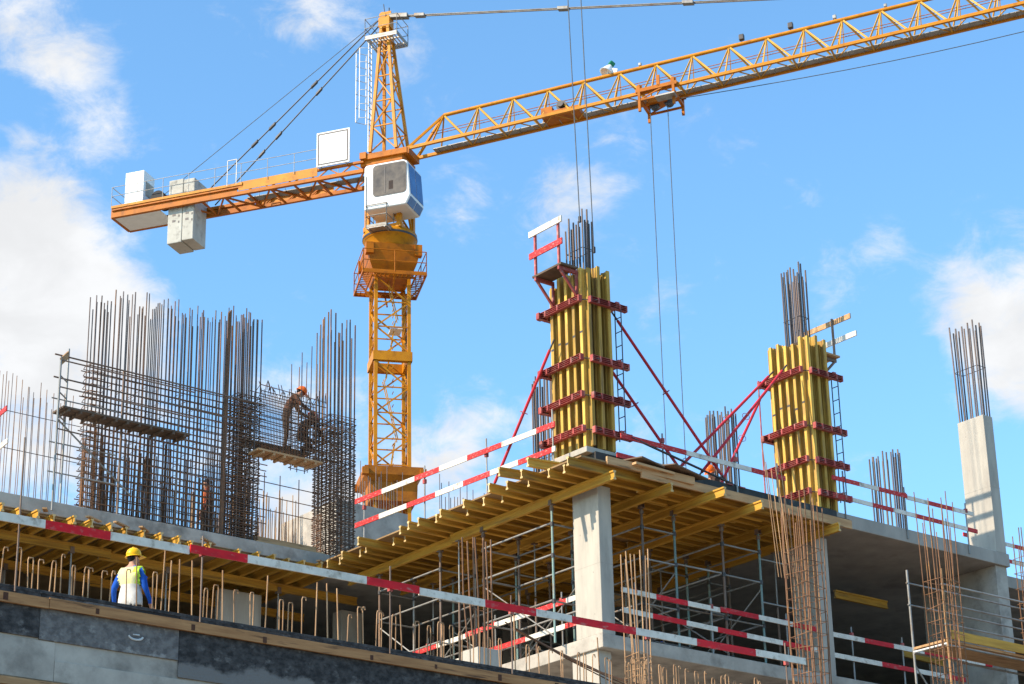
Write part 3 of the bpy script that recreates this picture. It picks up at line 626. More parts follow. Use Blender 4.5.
barrier('long red and white board rail along the front of the dark wall', [((10.5, YW - .12, 11.60), (30.5, YW - .12, 11.71), 1, [11.2, 12.2, 13.4] + [P(px, py, y=YW - .12).x for px, py in ((46, 517), (111, 530), (190, 548), (247, 558), (366, 579), (419, 589), (485, 603), (536, 612), (572, 619), (636, 630), (697, 641), (756, 651))])],
        [((x, YW - .08, ZW - .1), (x, YW - .08, zt)) for x, zt in ((11.0, 12.0), (14.05, 12.9), (17.18, 11.9), (20.78, 12.0), (23.34, 11.9), (26.48, 12.0), (30.0, 12.0))], .13, seg=(1.0, 1.15), group=None)
pl = [((28.72, y, ZD - .1), (28.72, y, 18.0)) for y in (34.3, 36.6, 38.9, 41.3)]
barrier('double board rail along the left edge of the corner deck', [((28.66, 41.6, 17.84), (28.66, 34.15, 17.62), 1), ((28.66, 41.6, 17.23), (28.66, 34.15, 17.07), 1)], pl, .12, True, (.95, 1.25))
barrier('board rail along the deck front between the two column forms', [((29.95, 33.5, 17.45), (34.9, 33.5, 17.42), 1), ((29.8, 33.5, 16.98), (31.4, 33.5, 16.96), 1)], [((x, 33.56, ZD + .05), (x, 33.56, 17.75)) for x in (31.2, 33.4, 34.7)], .11, True, (1.0, 1.9))
barrier('double board rail along the right slab edge, ending at the tall column', [((36.5, 33.58, 17.76), (41.45, 33.58, 17.78), 1), ((36.5, 33.58, 17.34), (41.55, 33.58, 17.33), 1)], [((x, 33.6, ZD + .1), (x, 33.6, 18.0)) for x in (36.9, 39.0, 41.2)], .10, True, (.6, 1.0))
barrier('short board rail at the far right beyond the tall column', [((42.55, 34.85, 17.76), (48, 34.85, 17.78), 1), ((42.55, 34.85, 17.34), (48, 34.85, 17.33), 0)], [((x, 34.87, ZD + .1), (x, 34.87, 18.0)) for x in (43.0, 45.2, 47.5)], .10, True, (.3, .7))
barrier('double board rail on the lower slab edge right of the pale front column', [((30.2, 33.95, 14.2), (36.0, 33.95, 14.16), 0), ((30.2, 33.95, 13.74), (36.0, 33.95, 13.68), 0)], [((x, 33.98, Z0), (x, 33.98, 14.4)) for x in (30.6, 32.8, 35.1)], .11, False, (.75, 1.15))
barrier('double board rail on the lower slab edge under the right concrete slab', [((36.5, 33.95, 14.14), (42.05, 33.95, 14.16), 0), ((36.5, 33.95, 13.66), (41.0, 33.95, 13.66), 0)], [((x, 33.98, Z0), (x, 33.98, 14.4)) for x in (37.2, 38.9, 40.9)], .11, False, (.8, 1.2))
barrier('double board rail receding left on the lower slab from the pale front column', [((29.65, 42.8, 14.11), (29.65, 34.78, 14.11), 0), ((29.65, 39.5, 13.58), (29.65, 34.78, 13.57), 0)], [((29.68, y, Z0), (29.68, y, 14.35)) for y in (35.3, 37.6, 40.1)], .11, True, (1.0, 1.6))
barrier('short worn board end rail at the far left edge of the left slab', [((20.25, 44.2, 18.7), (20.25, 43.0, 18.85), 1), ((20.35, 44.2, 17.95), (20.35, 43.0, 18.1), 0)], [((20.3, 43.9, ZT), (20.3, 43.9, 19.0))], .12, True, (2, 2.1))

# ------------------------------------------------------------------ front podium wall with its starter bars
pw = Thing('podium_wall', 'dark coated concrete parapet wall with a timber batten and bent starter bars', 'wall', (20, YW, 0))
mb = MB(); mb.box((4, YW, 9.28), (45, YW + .25, ZW - .02), 0, .01); pw.part('wall_core', mb, M['concrete_blue'])
def cell(x0, x1, z0, z1, m, d): mb = MB(); mb.box((x0, YW - d, z0), (x1, YW - .001, z1), 0, .006); pw.part('coating_panel', mb, M[m])
cell(4, 14.5, 9.9, ZW - .04, 'bitumen', .035); cell(14.505, 16.85, 9.88, ZW - .04, 'slurry', .03); cell(16.855, 22.6, 9.62, ZW - .04, 'bitumen', .036); cell(22.606, 25.3, 9.63, ZW - .04, 'bitumen', .034); cell(25.305, 45, 9.62, ZW - .04, 'slurry', .03)
mb = MB(); mb.box((4, YW - .012, 9.29), (14.78, YW - .001, 9.87), 0, .004); pw.part('concrete_panel', mb, M['concrete_blue'])
mb = MB(); mb.box((14.79, YW - .012, 9.29), (45, YW - .001, 9.6), 0, .004); pw.part('concrete_panel', mb, M['concrete_blue'])
mb = MB(); mb.bar((4, YW - .075, 10.40), (14.6, YW - .075, 10.42), .05, .155); mb.bar((14.61, YW - .075, 10.43), (24.5, YW - .075, 10.42), .05, .16); mb.bar((24.51, YW - .076, 10.42), (45, YW - .075, 10.42), .05, .155)
bt = pw.part('timber_batten', mb, M['batten'])
for x in (12.6, 13.9, 15.4, 17.05, 18.35, 20.4, 21.7, 23.05, 24.3, 25.7, 27.2):
    mb = MB(); s = U(.035, .06); mb.obox(V((x, YW - .1025, 10.42 + U(-.03, .03))), V((1, 0, 0)), V((0, 1, 0)), V((0, 0, 1)), (s * 1.4, .006, s * 2), 0, .002); pw.part('knot', mb, M['knot'], bt)
mb = MB(); mb.box((4, YW - .04, ZW - .055), (45, YW + .26, ZW), 0, .008); pw.part('coping_strip', mb, M['bitumen'])
mb = MB(); c = V((16.1, YW - .034, 10.15))
pts = [c + V((math.cos(a) * .12, 0, math.sin(a) * .055)) for a in [math.pi * (1 + k / 8) for k in range(9)]]
mb.tube(pts, .018, 5); mb.tube([c + V((-.05, 0, .02)), c + V((.06, 0, .025))], .012, 5); pw.part('chalk_mark', mb, M['chalk'])
mb = MB(); mb.box((4, YW - .03, 9.16), (45, YW + .2, 9.27)); pw.part('bottom_timber', mb, M['timber'])
x = 13.65; k = 0
while x < 31 and k < 98:
    tall = 16.7 < x < 17.15 or 19.6 < x < 20.0 or 21.0 < x < 21.35
    y = YW + U(.05, .2)
    if tall or R_() < .07:
        h = U(.75, 1.0); lean = U(-.05, .05); mb = MB(); mb.tube([(x, y, ZW - .1), (x + lean, y, ZW + h)], .012, 5)
    else:
        h = U(.5, .66); w = U(.05, .1); e = U(-.03, .03); mb = MB()
        mb.tube([(x, y, ZW - .1), (x + e, y, ZW + h - .04), (x + e + .012, y, ZW + h), (x + e + w, y + .02, ZW + h + .012), (x + e + w + .012, y + .02, ZW + h - .04)] + ([(x + e + w + .01, y + .03, ZW - .1)] if R_() < .6 else []), .0105, 5)
    pw.part('starter_bar', mb, M['rust_pale']); x += U(.11, .30); k += 1
# podium floor behind the wall and storeys below
pod = Thing('podium', 'concrete podium floor behind the dark parapet wall', 'building', (20, 30, 0))
for z in (10.05, 6.3, 3.0): slab(pod, (4, YW + .27 if z > 10 else YW + .6, z - .3), (29.55, 43.38 if z > 10 else 52, z), M['concrete_pale'])
slab(pod, (29.6, YW + .27, 9.4), (45, 31.5, 9.7), M['concrete'])
for x in (5, 11, 17, 23):
    for z0, z1 in ((6.3, 9.74), (3, 6), (0, 2.7)): column(pod, x, 30.2, z0, z1, 'concrete')
wall(pod, (4.1, 36, 0), (29.5, 36.3, 2.69), M['concrete']); wall(pod, (4.1, 36, 3.01), (29.5, 36.3, 5.99), M['concrete']); wall(pod, (4.1, 36, 6.31), (29.5, 36.3, 9.74), M['concrete'])

# column starter bundles rising in front of the building
def bundle(name, label, x, y, w, d, z0, z1, nx, ny, m, spread, ties, r=.013, jit=.5, stub=0.):
    t = Thing(name, label, 'rebar cage', (x, y, 10.0))
    if stub:
        mb = MB(); mb.box((x - w / 2 - .1, y - d / 2 - .1, 9.7), (x + w / 2 + .1, y + d / 2 + .1, stub), 0, .01); t.part('concrete_stub', mb, M['concrete_pale']); z0 = stub - .05
    for i in range(nx):
        for j in range(ny):
            if 0 < i < nx - 1 and 0 < j < ny - 1: continue
            a, b = i / (nx - 1) - .5, j / (ny - 1) - .5
            p0 = V((x + a * w, y + b * d, z0)); p2 = V((x + a * (w + spread) + U(-.06, .06), y + b * (d + spread) + U(-.06, .06), z1 + U(-jit, jit * .6))); p1 = p0.lerp(p2, .5) + V((U(-.05, .05), U(-.05, .05), 0))
            mb = MB(); mb.tube([p0, p1, p2], r, 5); t.part('vertical_bar', mb, m)
    for z in ties:
        mb = MB(); e = .02 + spread * (z - z0) / (z1 - z0) * .9; q = [(x - w / 2 - e / 2, y - d / 2 - e / 2, z + U(-.04, .04)), (x + w / 2 + e / 2, y - d / 2 - e / 2, z + U(-.04, .04)), (x + w / 2 + e / 2, y + d / 2 + e / 2, z + U(-.04, .04)), (x - w / 2 - e / 2, y + d / 2 + e / 2, z + U(-.04, .04))]
        mb.tube(q + [q[0]], .008, 5); t.part('stirrup', mb, m)
    return t
bundle('rebar_bundle', 'rusty starter bars in a narrow group behind the front rail, left of the pale column', 24.05, 30.9, .32, .3, 11.5, 13.5, 3, 3, M['rust_dark'], .05, (12.2,), .016, .12, 11.38)
bundle('rebar_bundle', 'grey-brown starter bars just right of the pale front column', 27.85, 30.9, .3, .42, 9.7, 13.85, 3, 3, M['rust_pale'], .0, (11.2, 11.35, 11.5, 11.65, 11.8), .014, .12)
bundle('rebar_bundle', 'tall splayed rusty bar cage in front of the second column', 32.66, 31.0, .52, .5, 9.7, 15.75, 6, 5, M['rust'], .05, [10.3 + .26 * k for k in range(18)], .0125, .35)
bundle('rebar_bundle', 'tall thin rusty bar cage standing inside the right scaffold', 36.55, 30.65, .55, .45, 9.7, 16.35, 5, 4, M['rust'], .06, [10.4 + .3 * k for k in range(15)], .0115, .5)
bundle('rebar_bundle', 'rusty bar cage cut off by the far right side of the view', 40.05, 30.9, .5, .5, 9.7, 16.4, 4, 4, M['rust'], .1, [14 + .35 * k for k in range(6)], .0125, .4)
t = Thing('loose_rebar', 'thin long rusty bars leaning in front of the second column form', 'rebar', (32.6, 31.3, 13))
for k in range(7):
    t.rod('rebar', (32.3 + .09 * k, 31.4, 14.2), (32.25 + .06 * k + U(-.12, .12), 31.5, 16.7 + U(-.5, .9)), .010, M['rust_pale'], None, 5)

t = Thing('loose_rebar', 'long rusty bars leaning diagonally behind the front wall under the pale column', 'rebar', (26, 30, 10.6))
for k in range(5):
    a = P(505 + k * 4, 622 + k * 3, y=30.6 + k * .05); b = P(628 + k * 14, 690 + k * 2, y=30.2 + k * .06); mb = MB(); mb.tube([a, a.lerp(b, .5) + V((0, 0, -.05 - .02 * k)), b], .012, 5); t.part('rebar', mb, M['rust_dark'])
# right scaffold in front of the slab
rs = Thing('scaffold', 'silver tube scaffold with a yellow toe board at the far right', 'scaffold', (37, 31, 9.7))
for x, y, zt, m in ((37.0, 32.0, 15.25, 'steel'), (36.98, 31.0, 15.05, 'timber'), (42.5, 31.0, 15.1, 'steel'), (42.5, 32.0, 15.2, 'steel')): rs.rod('standard', (x, y, 9.7), (x, y, zt), .028, M[m], None, 8)
for y, zs in ((31.0, (14.75, 14.3, 13.85)), (32.0, (15.0, 14.5))):
    for z in zs: rs.rod('guard_rail', (36.95, y, z - .05), (42.6, y, z - .05), .02, M['steel'], None, 6)
mb = MB(); mb.box((36.95, 31.05, 13.42), (42.6, 31.95, 13.47)); rs.part('platform', mb, M['timber'])
mb = MB(); mb.box((37.1, 31.0 - .035, 13.48), (42.6, 31.0 - .003, 13.68), 0, .004); rs.part('toe_board', mb, M['beam_x'])
rs.rod('transom', (37, 31.0, 13.38), (37, 32.0, 13.38), .026, M['white_metal'], None, 8)
rs.rod('brace', (36.99, 32.0, 13.1), (37.9, 31.9, 11.9), .02, M['steel'], None, 6); rs.rod('brace', (38.2, 31, 11.5), (40.5, 31, 13.3), .022, M['steel'], None, 6)
rs.rod('ledger', (36.95, 31.02, 13.34), (42.6, 31.02, 13.34), .024, M['steel'], None, 6); rs.rod('ledger', (36.95, 31.95, 13.34), (42.6, 31.95, 13.34), .024, M['steel'], None, 6)
mb = MB(); mb.tube([(36.9, 30.9, 12.1), (37.0, 30.9, 12.35), (37.4, 30.9, 12.42), (37.65, 30.9, 12.2)], .02, 6); rs.part('bent_tube', mb, M['white_metal'])

# ------------------------------------------------------------------ tower crane
TH = math.radians(-58.5); J = V((math.cos(TH), math.sin(TH), 0)); Q = V((-.522 * 1.0, .853, 0)); Q = V((math.sin(TH), -math.cos(TH), 0))
if Q.dot(V((.58, .72, 0))) > 0: Q = -Q                      # q points to the camera side of the jib
K = V((51.09, 71.65, 45.55)); UPZ = V((0, 0, 1))
def W(s, q, h): return K + J * s + Q * q + UPZ * h
def SH(px, py, q=0.):
    """(s, h) of a photo pixel on the crane's own vertical plane at offset q"""
    r = ray(px, py); o = K + Q * q; t = (o - EYEP).dot(Q) / r.dot(Q); p = EYEP + r * t - o
    return p.dot(J), p.z
cr = Thing('tower_crane', 'yellow tower crane with a blue and white cab standing behind the building', 'crane', (K.x, K.y, 0))
# mast
am = math.radians(63.5); MX = V((math.cos(am), math.sin(am), 0)); MY = V((-math.sin(am), math.cos(am), 0)); hs = .71
def MW(a, b, z): return V((K.x, K.y, z)) + MX * a + MY * b
def lattice_section(z0, z1, n, name, m):
    mb = MB()
    for a in (-hs, hs):
        for b in (-hs, hs): mb.bar(MW(a, b, z0), MW(a, b, z1), .15, .15, MX)
    dz = (z1 - z0) / n
    cs = [(-hs, -hs), (hs, -hs), (hs, hs), (-hs, hs)]
    for k in range(n):
        za, zb = z0 + k * dz, z0 + (k + 1) * dz
        for f in range(4):
            a, b = cs[f], cs[(f + 1) % 4]
            if (k + f) % 2: a, b = b, a
            mb.bar(MW(*a, za), MW(*b, zb), .06, .06, MX); 
            mb.bar(MW(*a, zb), MW(*b, zb), .05, .05, UPZ)
            if f % 2 == 0: mb.bar(MW(*a, (za + zb) / 2), MW(*b, (za + zb) / 2), .035, .035, UPZ)
    return cr.part(name, mb, m)
zz = 0.
for z0, z1 in ((0, 6), (6.02, 12), (12.02, 18), (18.02, 24), (24.02, 30), (30.02, 35.75), (36.2, 39.6)):
    lattice_section(z0, z1, 5 if z1 - z0 > 4 else 3, 'mast_section', M['crane'])
def ring(z0, z1, r0, th, m, name):
    mb = MB()
    for ux, uy in ((MX, MY), (MY, -MX), (-MX, -MY), (-MY, MX)):
        mb.obox(V((K.x, K.y, (z0 + z1) / 2)) + uy * r0, ux, uy, UPZ, (2 * r0 + th - .004, th, z1 - z0), 0, .01)
    return cr.part(name, mb, m)
ring(35.76, 36.19, hs + .03, .2, M['crane'], 'mast_collar')
mb = MB()       # inner ladder with its rest landings
for k in range(2):
    for z in range(5): mb.bar(MW(-.35 + .3 * k, -.3 + .5 * (z % 2), 27 + z * 2.7), MW(-.35 + .3 * k + .1, .3 - .5 * (z % 2), 29.7 + z * 2.7), .04, .04, MX)
for z in range(44): mb.bar(MW(-.35, -.1, 27 + z * .29), MW(-.02, -.1, 27 + z * .29), .03, .03)
cr.part('ladder', mb, M['crane_pale'])
mb = MB(); mb.box((-.5, -.25, 0), (.3, .25, .1)); mb.v = [tuple(MW(v[0] - .1, v[1] - .2, 37.3 + v[2])) for v in mb.v]; cr.part('rest_landing', mb, M['white_metal'])
# climbing collar near the roof
mb = MB()
def frustum(r0, r1, z0, z1, mbx):
    vs = [MW(a * r0, b * r0, z0) for a, b in ((-1, -1), (1, -1), (1, 1), (-1, 1))] + [MW(a * r1, b * r1, z1) for a, b in ((-1, -1), (1, -1), (1, 1), (-1, 1))]
    mbx.add(vs, [(0, 3, 2, 1), (4, 5, 6, 7), (0, 1, 5, 4), (1, 2, 6, 5), (2, 3, 7, 6), (3, 0, 4, 7)])
frustum(.98, 1.2, 30.35, 30.6, mb); frustum(1.2, 1.22, 30.601, 30.95, mb); frustum(.95, .97, 29.55, 30.349, mb)
for a in (-1, 1):
    for b in (-1, 1): mb.obox(MW(a * 1.2, b * 1.2, 30.7), MX, MY, UPZ, (.26, .26, .3))
cr.part('climbing_collar', mb, M['crane_rust'])
mb = MB()
for f in range(12): mb.bar(MW(-.93 + f * .17, -.975, 29.56), MW(-.93 + f * .17, -1.0, 30.34), .03, .05, MY)
cr.part('collar_ribs', mb, M['crane_orange'])
# walkway round the mast head
def rail_loop(t, pts, h, m, posts=True, name='handrail', r=.022, closed=False, kick=True):
    mb = MB(); pp = pts + ([pts[0]] if closed else [])
    for a, b in zip(pp, pp[1:]):
        a, b = V(a), V(b)
        for f in (1, .52): mb.tube([a + UPZ * h * f, b + UPZ * h * f], r, 5)
        if kick: mb.bar(a + UPZ * .07, b + UPZ * .07, .015, .12)
        n = max(1, round((b - a).length / 1.1))
        for k in range(n + 1):
            q = a.lerp(b, k / n); mb.tube([q, q + UPZ * h], r, 5)
    return t.part(name, mb, m)
zf = 39.55
mb = MB()
for ux, uy in ((MX, MY), (MY, -MX), (-MX, -MY), (-MY, MX)):
    for e in (.93, 1.36): mb.obox(V((K.x, K.y, zf)) + uy * e, ux, uy, UPZ, (2 * e + .04 if ux in (MX, -MX) else 2 * e - .06, .05, .09))
    for k in range(15): q = -1.3 + k * 2.6 / 14; mb.obox(V((K.x, K.y, zf + .02)) + uy * 1.145 + ux * q, ux, uy, UPZ, (.035, .38, .03))
mb2 = MB()
for k in range(4):
    a = (MX, MY, -MX, -MY)[k]; mb2 = MB(); mb2.bar(MW(0, 0, zf - .7) + a * .75, MW(0, 0, zf - .05) + a * 1.3, .06, .06); cr.part('walkway_bracket', mb2, M['crane_orange'])
cr.part('walkway', mb, M['crane_orange'])
rail_loop(cr, [MW(-1.36, -1.36, zf), MW(1.36, -1.36, zf), MW(1.36, 1.36, zf), MW(-1.36, 1.36, zf)], 1.05, M['crane_orange'], closed=True)
# transition piece, slewing ring, slewing frame
mb = MB(); frustum(.76, 1.02, 39.61, 40.2, mb); frustum(1.02, 1.18, 40.201, 41.0, mb)
for a, b in ((1, 1), (1, -1), (-1, 1), (-1, -1)): mb.obox(MW(a * 1.05, b * 1.05, 40.75), MX, MY, UPZ, (.32, .32, .5))
cr.part('transition_piece', mb, M['crane_orange'])
mb = MB(); mb.lathe((K.x, K.y, 41.0), [(0, 0), (1.02, 0), (1.1, .1), (1.1, .55), (1.18, .57), (1.18, .82), (.95, .84), (.95, .95), (0, .95)], 40); cr.part('slewing_ring', mb, M['crane'])
mb = MB(); mb.lathe((K.x, K.y, 41.58), [(1.19, 0), (1.2, .02), (1.2, .08), (1.19, .1)], 40); cr.part('ring_gear', mb, M['steel_dark'])
mb = MB()
for s in (-.75, .75):
    for q in (-.72, .72): mb.bar(W(s, q, -3.6), W(s, q, -.62), .2, .2, J)
    mb.bar(W(s, -.72, -3.5), W(s, .72, -.7), .09, .09, J)
for q in (-.72, .72): mb.bar(W(-.75, q, -.7), W(.75, q, -3.5), .09, .09, J); mb.bar(W(-.9, q, -3.62), W(.9, q, -3.62), .25, .22)
for s in (-.75, .75): mb.bar(W(s, -.9, -3.615), W(s, .9, -3.615), .22, .2)
cr.part('slewing_frame', mb, M['crane'])
mb = MB()
for k in range(3): mb.obox(W(.05 + .42 * k - .5, .1, -2.4), J, Q, UPZ, (.3, .5, .9), 0, .02)
cr.part('electric_cabinet', mb, M['steel_dark'])
mb = MB(); mb.obox(W(-.1, 0, -.32), J, Q, UPZ, (2.0, 1.5, .32), 0, .02); mb.obox(W(-.9, .2, -.05), J, Q, UPZ, (.3, 1.5, .3)); mb.obox(W(1.0, 0, -.0), J, Q, UPZ, (.3, 1.2, .3)); mb.obox(W(.2, .82, -.1), J, Q, UPZ, (1.9, .12, .26)); cr.part('head_frame', mb, M['crane_orange'])
# small service balcony below the cab
bs, bh = SH(366, 228, 1.6)
b0 = [W(bs, .8, bh), W(bs + .95, .8, bh), W(bs + .95, 1.6, bh), W(bs, 1.6, bh)]
mb = MB(); mb.obox(W(bs + .475, 1.2, bh - .02), J, Q, UPZ, (.95, .8, .03)); mb.bar(W(bs + .1, .7, bh - .045), W(bs + .1, 1.6, bh - .045), .05, .05); mb.bar(W(bs + .85, .7, bh - .045), W(bs + .85, 1.6, bh - .045), .05, .05); cr.part('service_balcony', mb, M['steel'])
rail_loop(cr, [b0[0], b0[3], b0[2], b0[1]], 1.05, M['steel'])
# cab
CQ0, CQ1 = -.05, 1.55; cs0 = SH(364, 190, CQ1)[0]; cs1 = SH(407, 190, CQ1)[0]
h_t = SH(385, 162, CQ1)[1]; h_b = SH(385, 207, CQ1)[1]
prof = [(cs0, h_b), (cs1 - .06, h_b), (cs1 + .14, h_b + .4), (cs1 + .02, h_t - .12), (cs1 - .18, h_t), (cs0 + .1, h_t), (cs0, h_t - .1)]
mb = MB(); bm = bmesh.new()
va = [bm.verts.new(W(s, CQ1, h)) for s, h in prof]; vb = [bm.verts.new(W(s, CQ0, h)) for s, h in prof]; n = len(prof)
bm.faces.new(va); bm.faces.new(vb[::-1])
for i in range(n): bm.faces.new((va[(i + 1) % n], va[i], vb[i], vb[(i + 1) % n]))
bmesh.ops.bevel(bm, geom=list(bm.edges), offset=.07, segments=3, affect='EDGES', profile=.5); bm.verts.index_update()
mb.add([v.co for v in bm.verts], [tuple(v.index for v in f.verts) for f in bm.faces], 0); bm.free()
cab = cr.part('cab', mb, M['white_metal'])
def rounded(s0, s1, h0, h1, r, tilt=0.):
    o = []
    for cs_, ch, a0 in ((s1 - r, h1 - r, 0), (s0 + r, h1 - r, 90), (s0 + r, h0 + r, 180), (s1 - r, h0 + r, 270)):
        for k in range(5):
            a = math.radians(a0 + 22.5 * k); s, h = cs_ + r * math.cos(a), ch + r * math.sin(a); o.append((s + tilt * (h - h0), h))
    return o
def plate(pts, dirn, t, m, name, parent=None):
    mb = MB(); n = len(pts); a = [p for p in pts]; b = [p + dirn * t for p in pts]
    mb.add(a + b, [tuple(range(n))[::-1], tuple(range(n, 2 * n))] + [(i, (i + 1) % n, n + (i + 1) % n, n + i) for i in range(n)]); return cr.part(name, mb, m, parent)
w0, w1 = cs0 + .42, cs1 + .03
wn = rounded(w0, w1 - .05, h_b + .55, h_t - .10, .18)
plate([W(s, CQ1 + .002, h) for s, h in wn], Q, .02, M['steel_dark'], 'window_frame', cab)
wi = rounded(w0 + .04, w1 - .09, h_b + .59, h_t - .14, .15)
plate([W(s, CQ1 + .0221, h) for s, h in wi], Q, .006, M['glass_dark'], 'side_window', cab)
plate([W(w0 + .55, CQ1 + .029, h_b + .68), W(w0 + .59, CQ1 + .029, h_b + .68), W(w0 + .59, CQ1 + .029, h_t - .22), W(w0 + .55, CQ1 + .029, h_t - .22)], Q, .012, M['steel_dark'], 'window_bar', cab)
def front(q0, q1, f0, f1, bot=True):   # strip of the front glazing
    lo, hi = (V((cs1 - .06, 0, h_b)), V((cs1 + .14, 0, h_b + .4))) if bot else (V((cs1 + .14, 0, h_b + .4)), V((cs1 + .02, 0, h_t - .12)))
    pa, pb = lo.lerp(hi, f0), lo.lerp(hi, f1); nrm = unit(V((hi.z - lo.z, 0, lo.x - hi.x))); nw = J * nrm.x + UPZ * nrm.z
    return [W(pa.x, q0, pa.z) + nw * .004, W(pa.x, q1, pa.z) + nw * .004, W(pb.x, q1, pb.z) + nw * .004, W(pb.x, q0, pb.z) + nw * .004], nw
for bot, f0, f1 in ((True, .1, .92), (False, .06, .94)):
    for q0, q1 in ((CQ0 + .1, CQ0 + .78), (CQ0 + .84, CQ1 - .1)):
        p_, nw = front(q0, q1, f0, f1, bot); plate(p_, nw, .012, M['glass_blue'], 'front_window', cab)
plate([W(w0 + .75, CQ1 + .0291, h_b + .8), W(w0 + .95, CQ1 + .0291, h_b + .8), W(w0 + .95, CQ1 + .0291, h_b + 1.2), W(w0 + .75, CQ1 + .0291, h_b + 1.2)], Q, .003, M['dark_cloth'], 'operator_seat', cab)
mb = MB(); mb.bar(W(cs0 + .1, CQ1 + .03, h_b + .15), W(cs0 + .1, CQ1 + .03, h_b + 1.6), .03, .04, J); cr.part('door_handle_bar', mb, M['steel'], cab)
mb = MB(); mb.obox(W((cs0 + cs1) / 2, .7, h_t + .06), J, Q, UPZ, (1.3, 1.1, .09), 0, .02); cr.part('cab_roof', mb, M['white_metal'], cab)

# tower head (A-frame), its platform and caged ladder
ha = SH(386, 24)[1]; hb = .12; sa = SH(386, 24)[0]
mb = MB(); legs = {}
for a in (-1, 1):
    for b in (-1, 1):
        legs[a, b] = (W(a * .62, b * .78, hb), W(sa + a * .14, b * .16, ha)); mb.bar(*legs[a, b], .125, .125, J)
for k in range(5):
    f0, f1 = k / 5.2, (k + 1) / 5.2
    for (c0, c1) in (((-1, -1), (1, -1)), ((1, -1), (1, 1)), ((1, 1), (-1, 1)), ((-1, 1), (-1, -1))):
        p, q = legs[c0], legs[c1]
        if k % 2: p, q = q, p
        mb.bar(p[0].lerp(p[1], f0), q[0].lerp(q[1], f1), .055, .055)
        mb.bar(p[0].lerp(p[1], f1), q[0].lerp(q[1], f1), .05, .05)
mb.obox(W(sa, 0, ha + .0), J, Q, UPZ, (.55, .5, .5), 0, .02)
for q in (-.12, .12): mb.obox(W(sa + .05, q, ha + .35), J, Q, UPZ, (.5, .05, .4))
mb.tube([W(sa - .1, -.2, ha + .38), W(sa - .1, .2, ha + .38)], .16, 14); cr.part('tower_head', mb, M['crane'])
mb = MB(); mb.tube([W(sa - .05, 0, ha + .5), W(sa - .12, 0, ha + 1.05)], .02, 6); mb.tube([W(sa + .15, 0, ha + .5), W(sa + .15, 0, ha + .8)], .03, 6); cr.part('warning_light', mb, M['steel_dark'])
hp = SH(383, 43)[1]
pp = [W(sa - .75, -.65, hp), W(sa + .8, -.65, hp), W(sa + .8, .65, hp), W(sa - .75, .65, hp)]
mb = MB()
for q in (-.63, -.3, .3, .63): mb.obox(W(sa + .02, q, hp - .03), J, Q, UPZ, (1.56, .05, .06))
for k in range(11): mb.obox(W(sa - .73 + k * .15, 0, hp - .0), J, Q, UPZ, (.05, 1.3, .025))
cr.part('head_platform', mb, M['rail_grey'])
rail_loop(cr, pp, 1.0, M['steel'], closed=True, r=.018)
lt0 = W(sa - .62, .35, hp); lb0 = W(-1.25, .55, SH(375, 118)[1])
l2 = W(-.75, .55, .2); mb = MB()
for o in (-.16, .16): mb.bar(lt0 + Q * o, l2 + Q * o, .025, .04, J)
for k in range(20): q = lt0.lerp(l2, k / 20); mb.bar(q - Q * .16, q + Q * .16, .025, .025)
ax = -J
for k in range(6):
    c = lt0.lerp(l2, .08 + k * .125); mb.tube([c - Q * .22, c - Q * .36 + ax * .35, c + ax * .68, c + Q * .36 + ax * .35, c + Q * .22], .014, 5)
for dq, da in ((-.36, .35), (0, .68), (.36, .35)):
    mb.bar(lt0.lerp(l2, .08) + Q * dq + ax * da, lt0.lerp(l2, .705) + Q * dq + ax * da, .015, .035, J)
cr.part('caged_ladder', mb, M['rail_grey'])

# jib
EJ = .053; JD = unit(J + UPZ * EJ); wj, hj = .52, 1.5
def JW(s, q, h): return K + J * s + Q * q + UPZ * (.063 + h + EJ * s)
s_end = 40.
mb = MB()
mb.bar(JW(1.0, wj, 0), JW(s_end, wj, 0), .13, .13); mb.bar(JW(1.0, -wj, 0), JW(s_end, -wj, 0), .13, .13)
ts0 = SH(444, 115)[0]
mb.tube([JW(ts0, 0, hj), JW(s_end, 0, hj)], .085, 8)
cr.part('jib_chord', mb, M['crane'])
mb = MB()
for q in (-wj, wj): mb.bar(JW(1.1, q, .05), JW(ts0, 0, hj), .1, .1)
for q in (-wj, wj): mb.bar(JW(ts0 - .35, q, .05), JW(ts0, 0, hj), .06, .06)
cr.part('jib_foot', mb, M['crane'])
step = 1.62; k = 0; s = ts0
while s < s_end - 1 and k < 26:
    mb = MB(); mid = s + step * .70
    for q in (-wj, wj):
        mb.bar(JW(s, 0, hj), JW(mid, q, 0), .055, .075); mb.bar(JW(mid, q, 0), JW(s + step, 0, hj), .05, .06)
        mb.bar(JW(s + step, 0, hj), JW(s + step - .12, q, 0), .04, .04)
    mb.bar(JW(mid, -wj, 0), JW(mid, wj, 0), .07, .07); mb.bar(JW(mid, -wj, 0), JW(mid + step * .5, wj, 0), .04, .04); mb.bar(JW(mid + step * .5, wj, 0), JW(mid + step, -wj, 0), .04, .04)
    cr.part('jib_bracing', mb, M['crane_pale']); s += step; k += 1
mb = MB(); mb.bar(JW(2, -.25, .02), JW(s_end, -.25, .02), .38, .03)
for k in range(60): mb.bar(JW(2.2 + k * .63, -.45, -.0), JW(2.2 + k * .63, -.05, -.0), .03, .05)
cr.part('jib_walkway', mb, M['steel'])
mb = MB()
for q in (-.12, .1): mb.tube([JW(2, q, .75), JW(s_end, q, .75)], .018, 5)
cr.part('jib_lifeline', mb, M['crane_orange'])
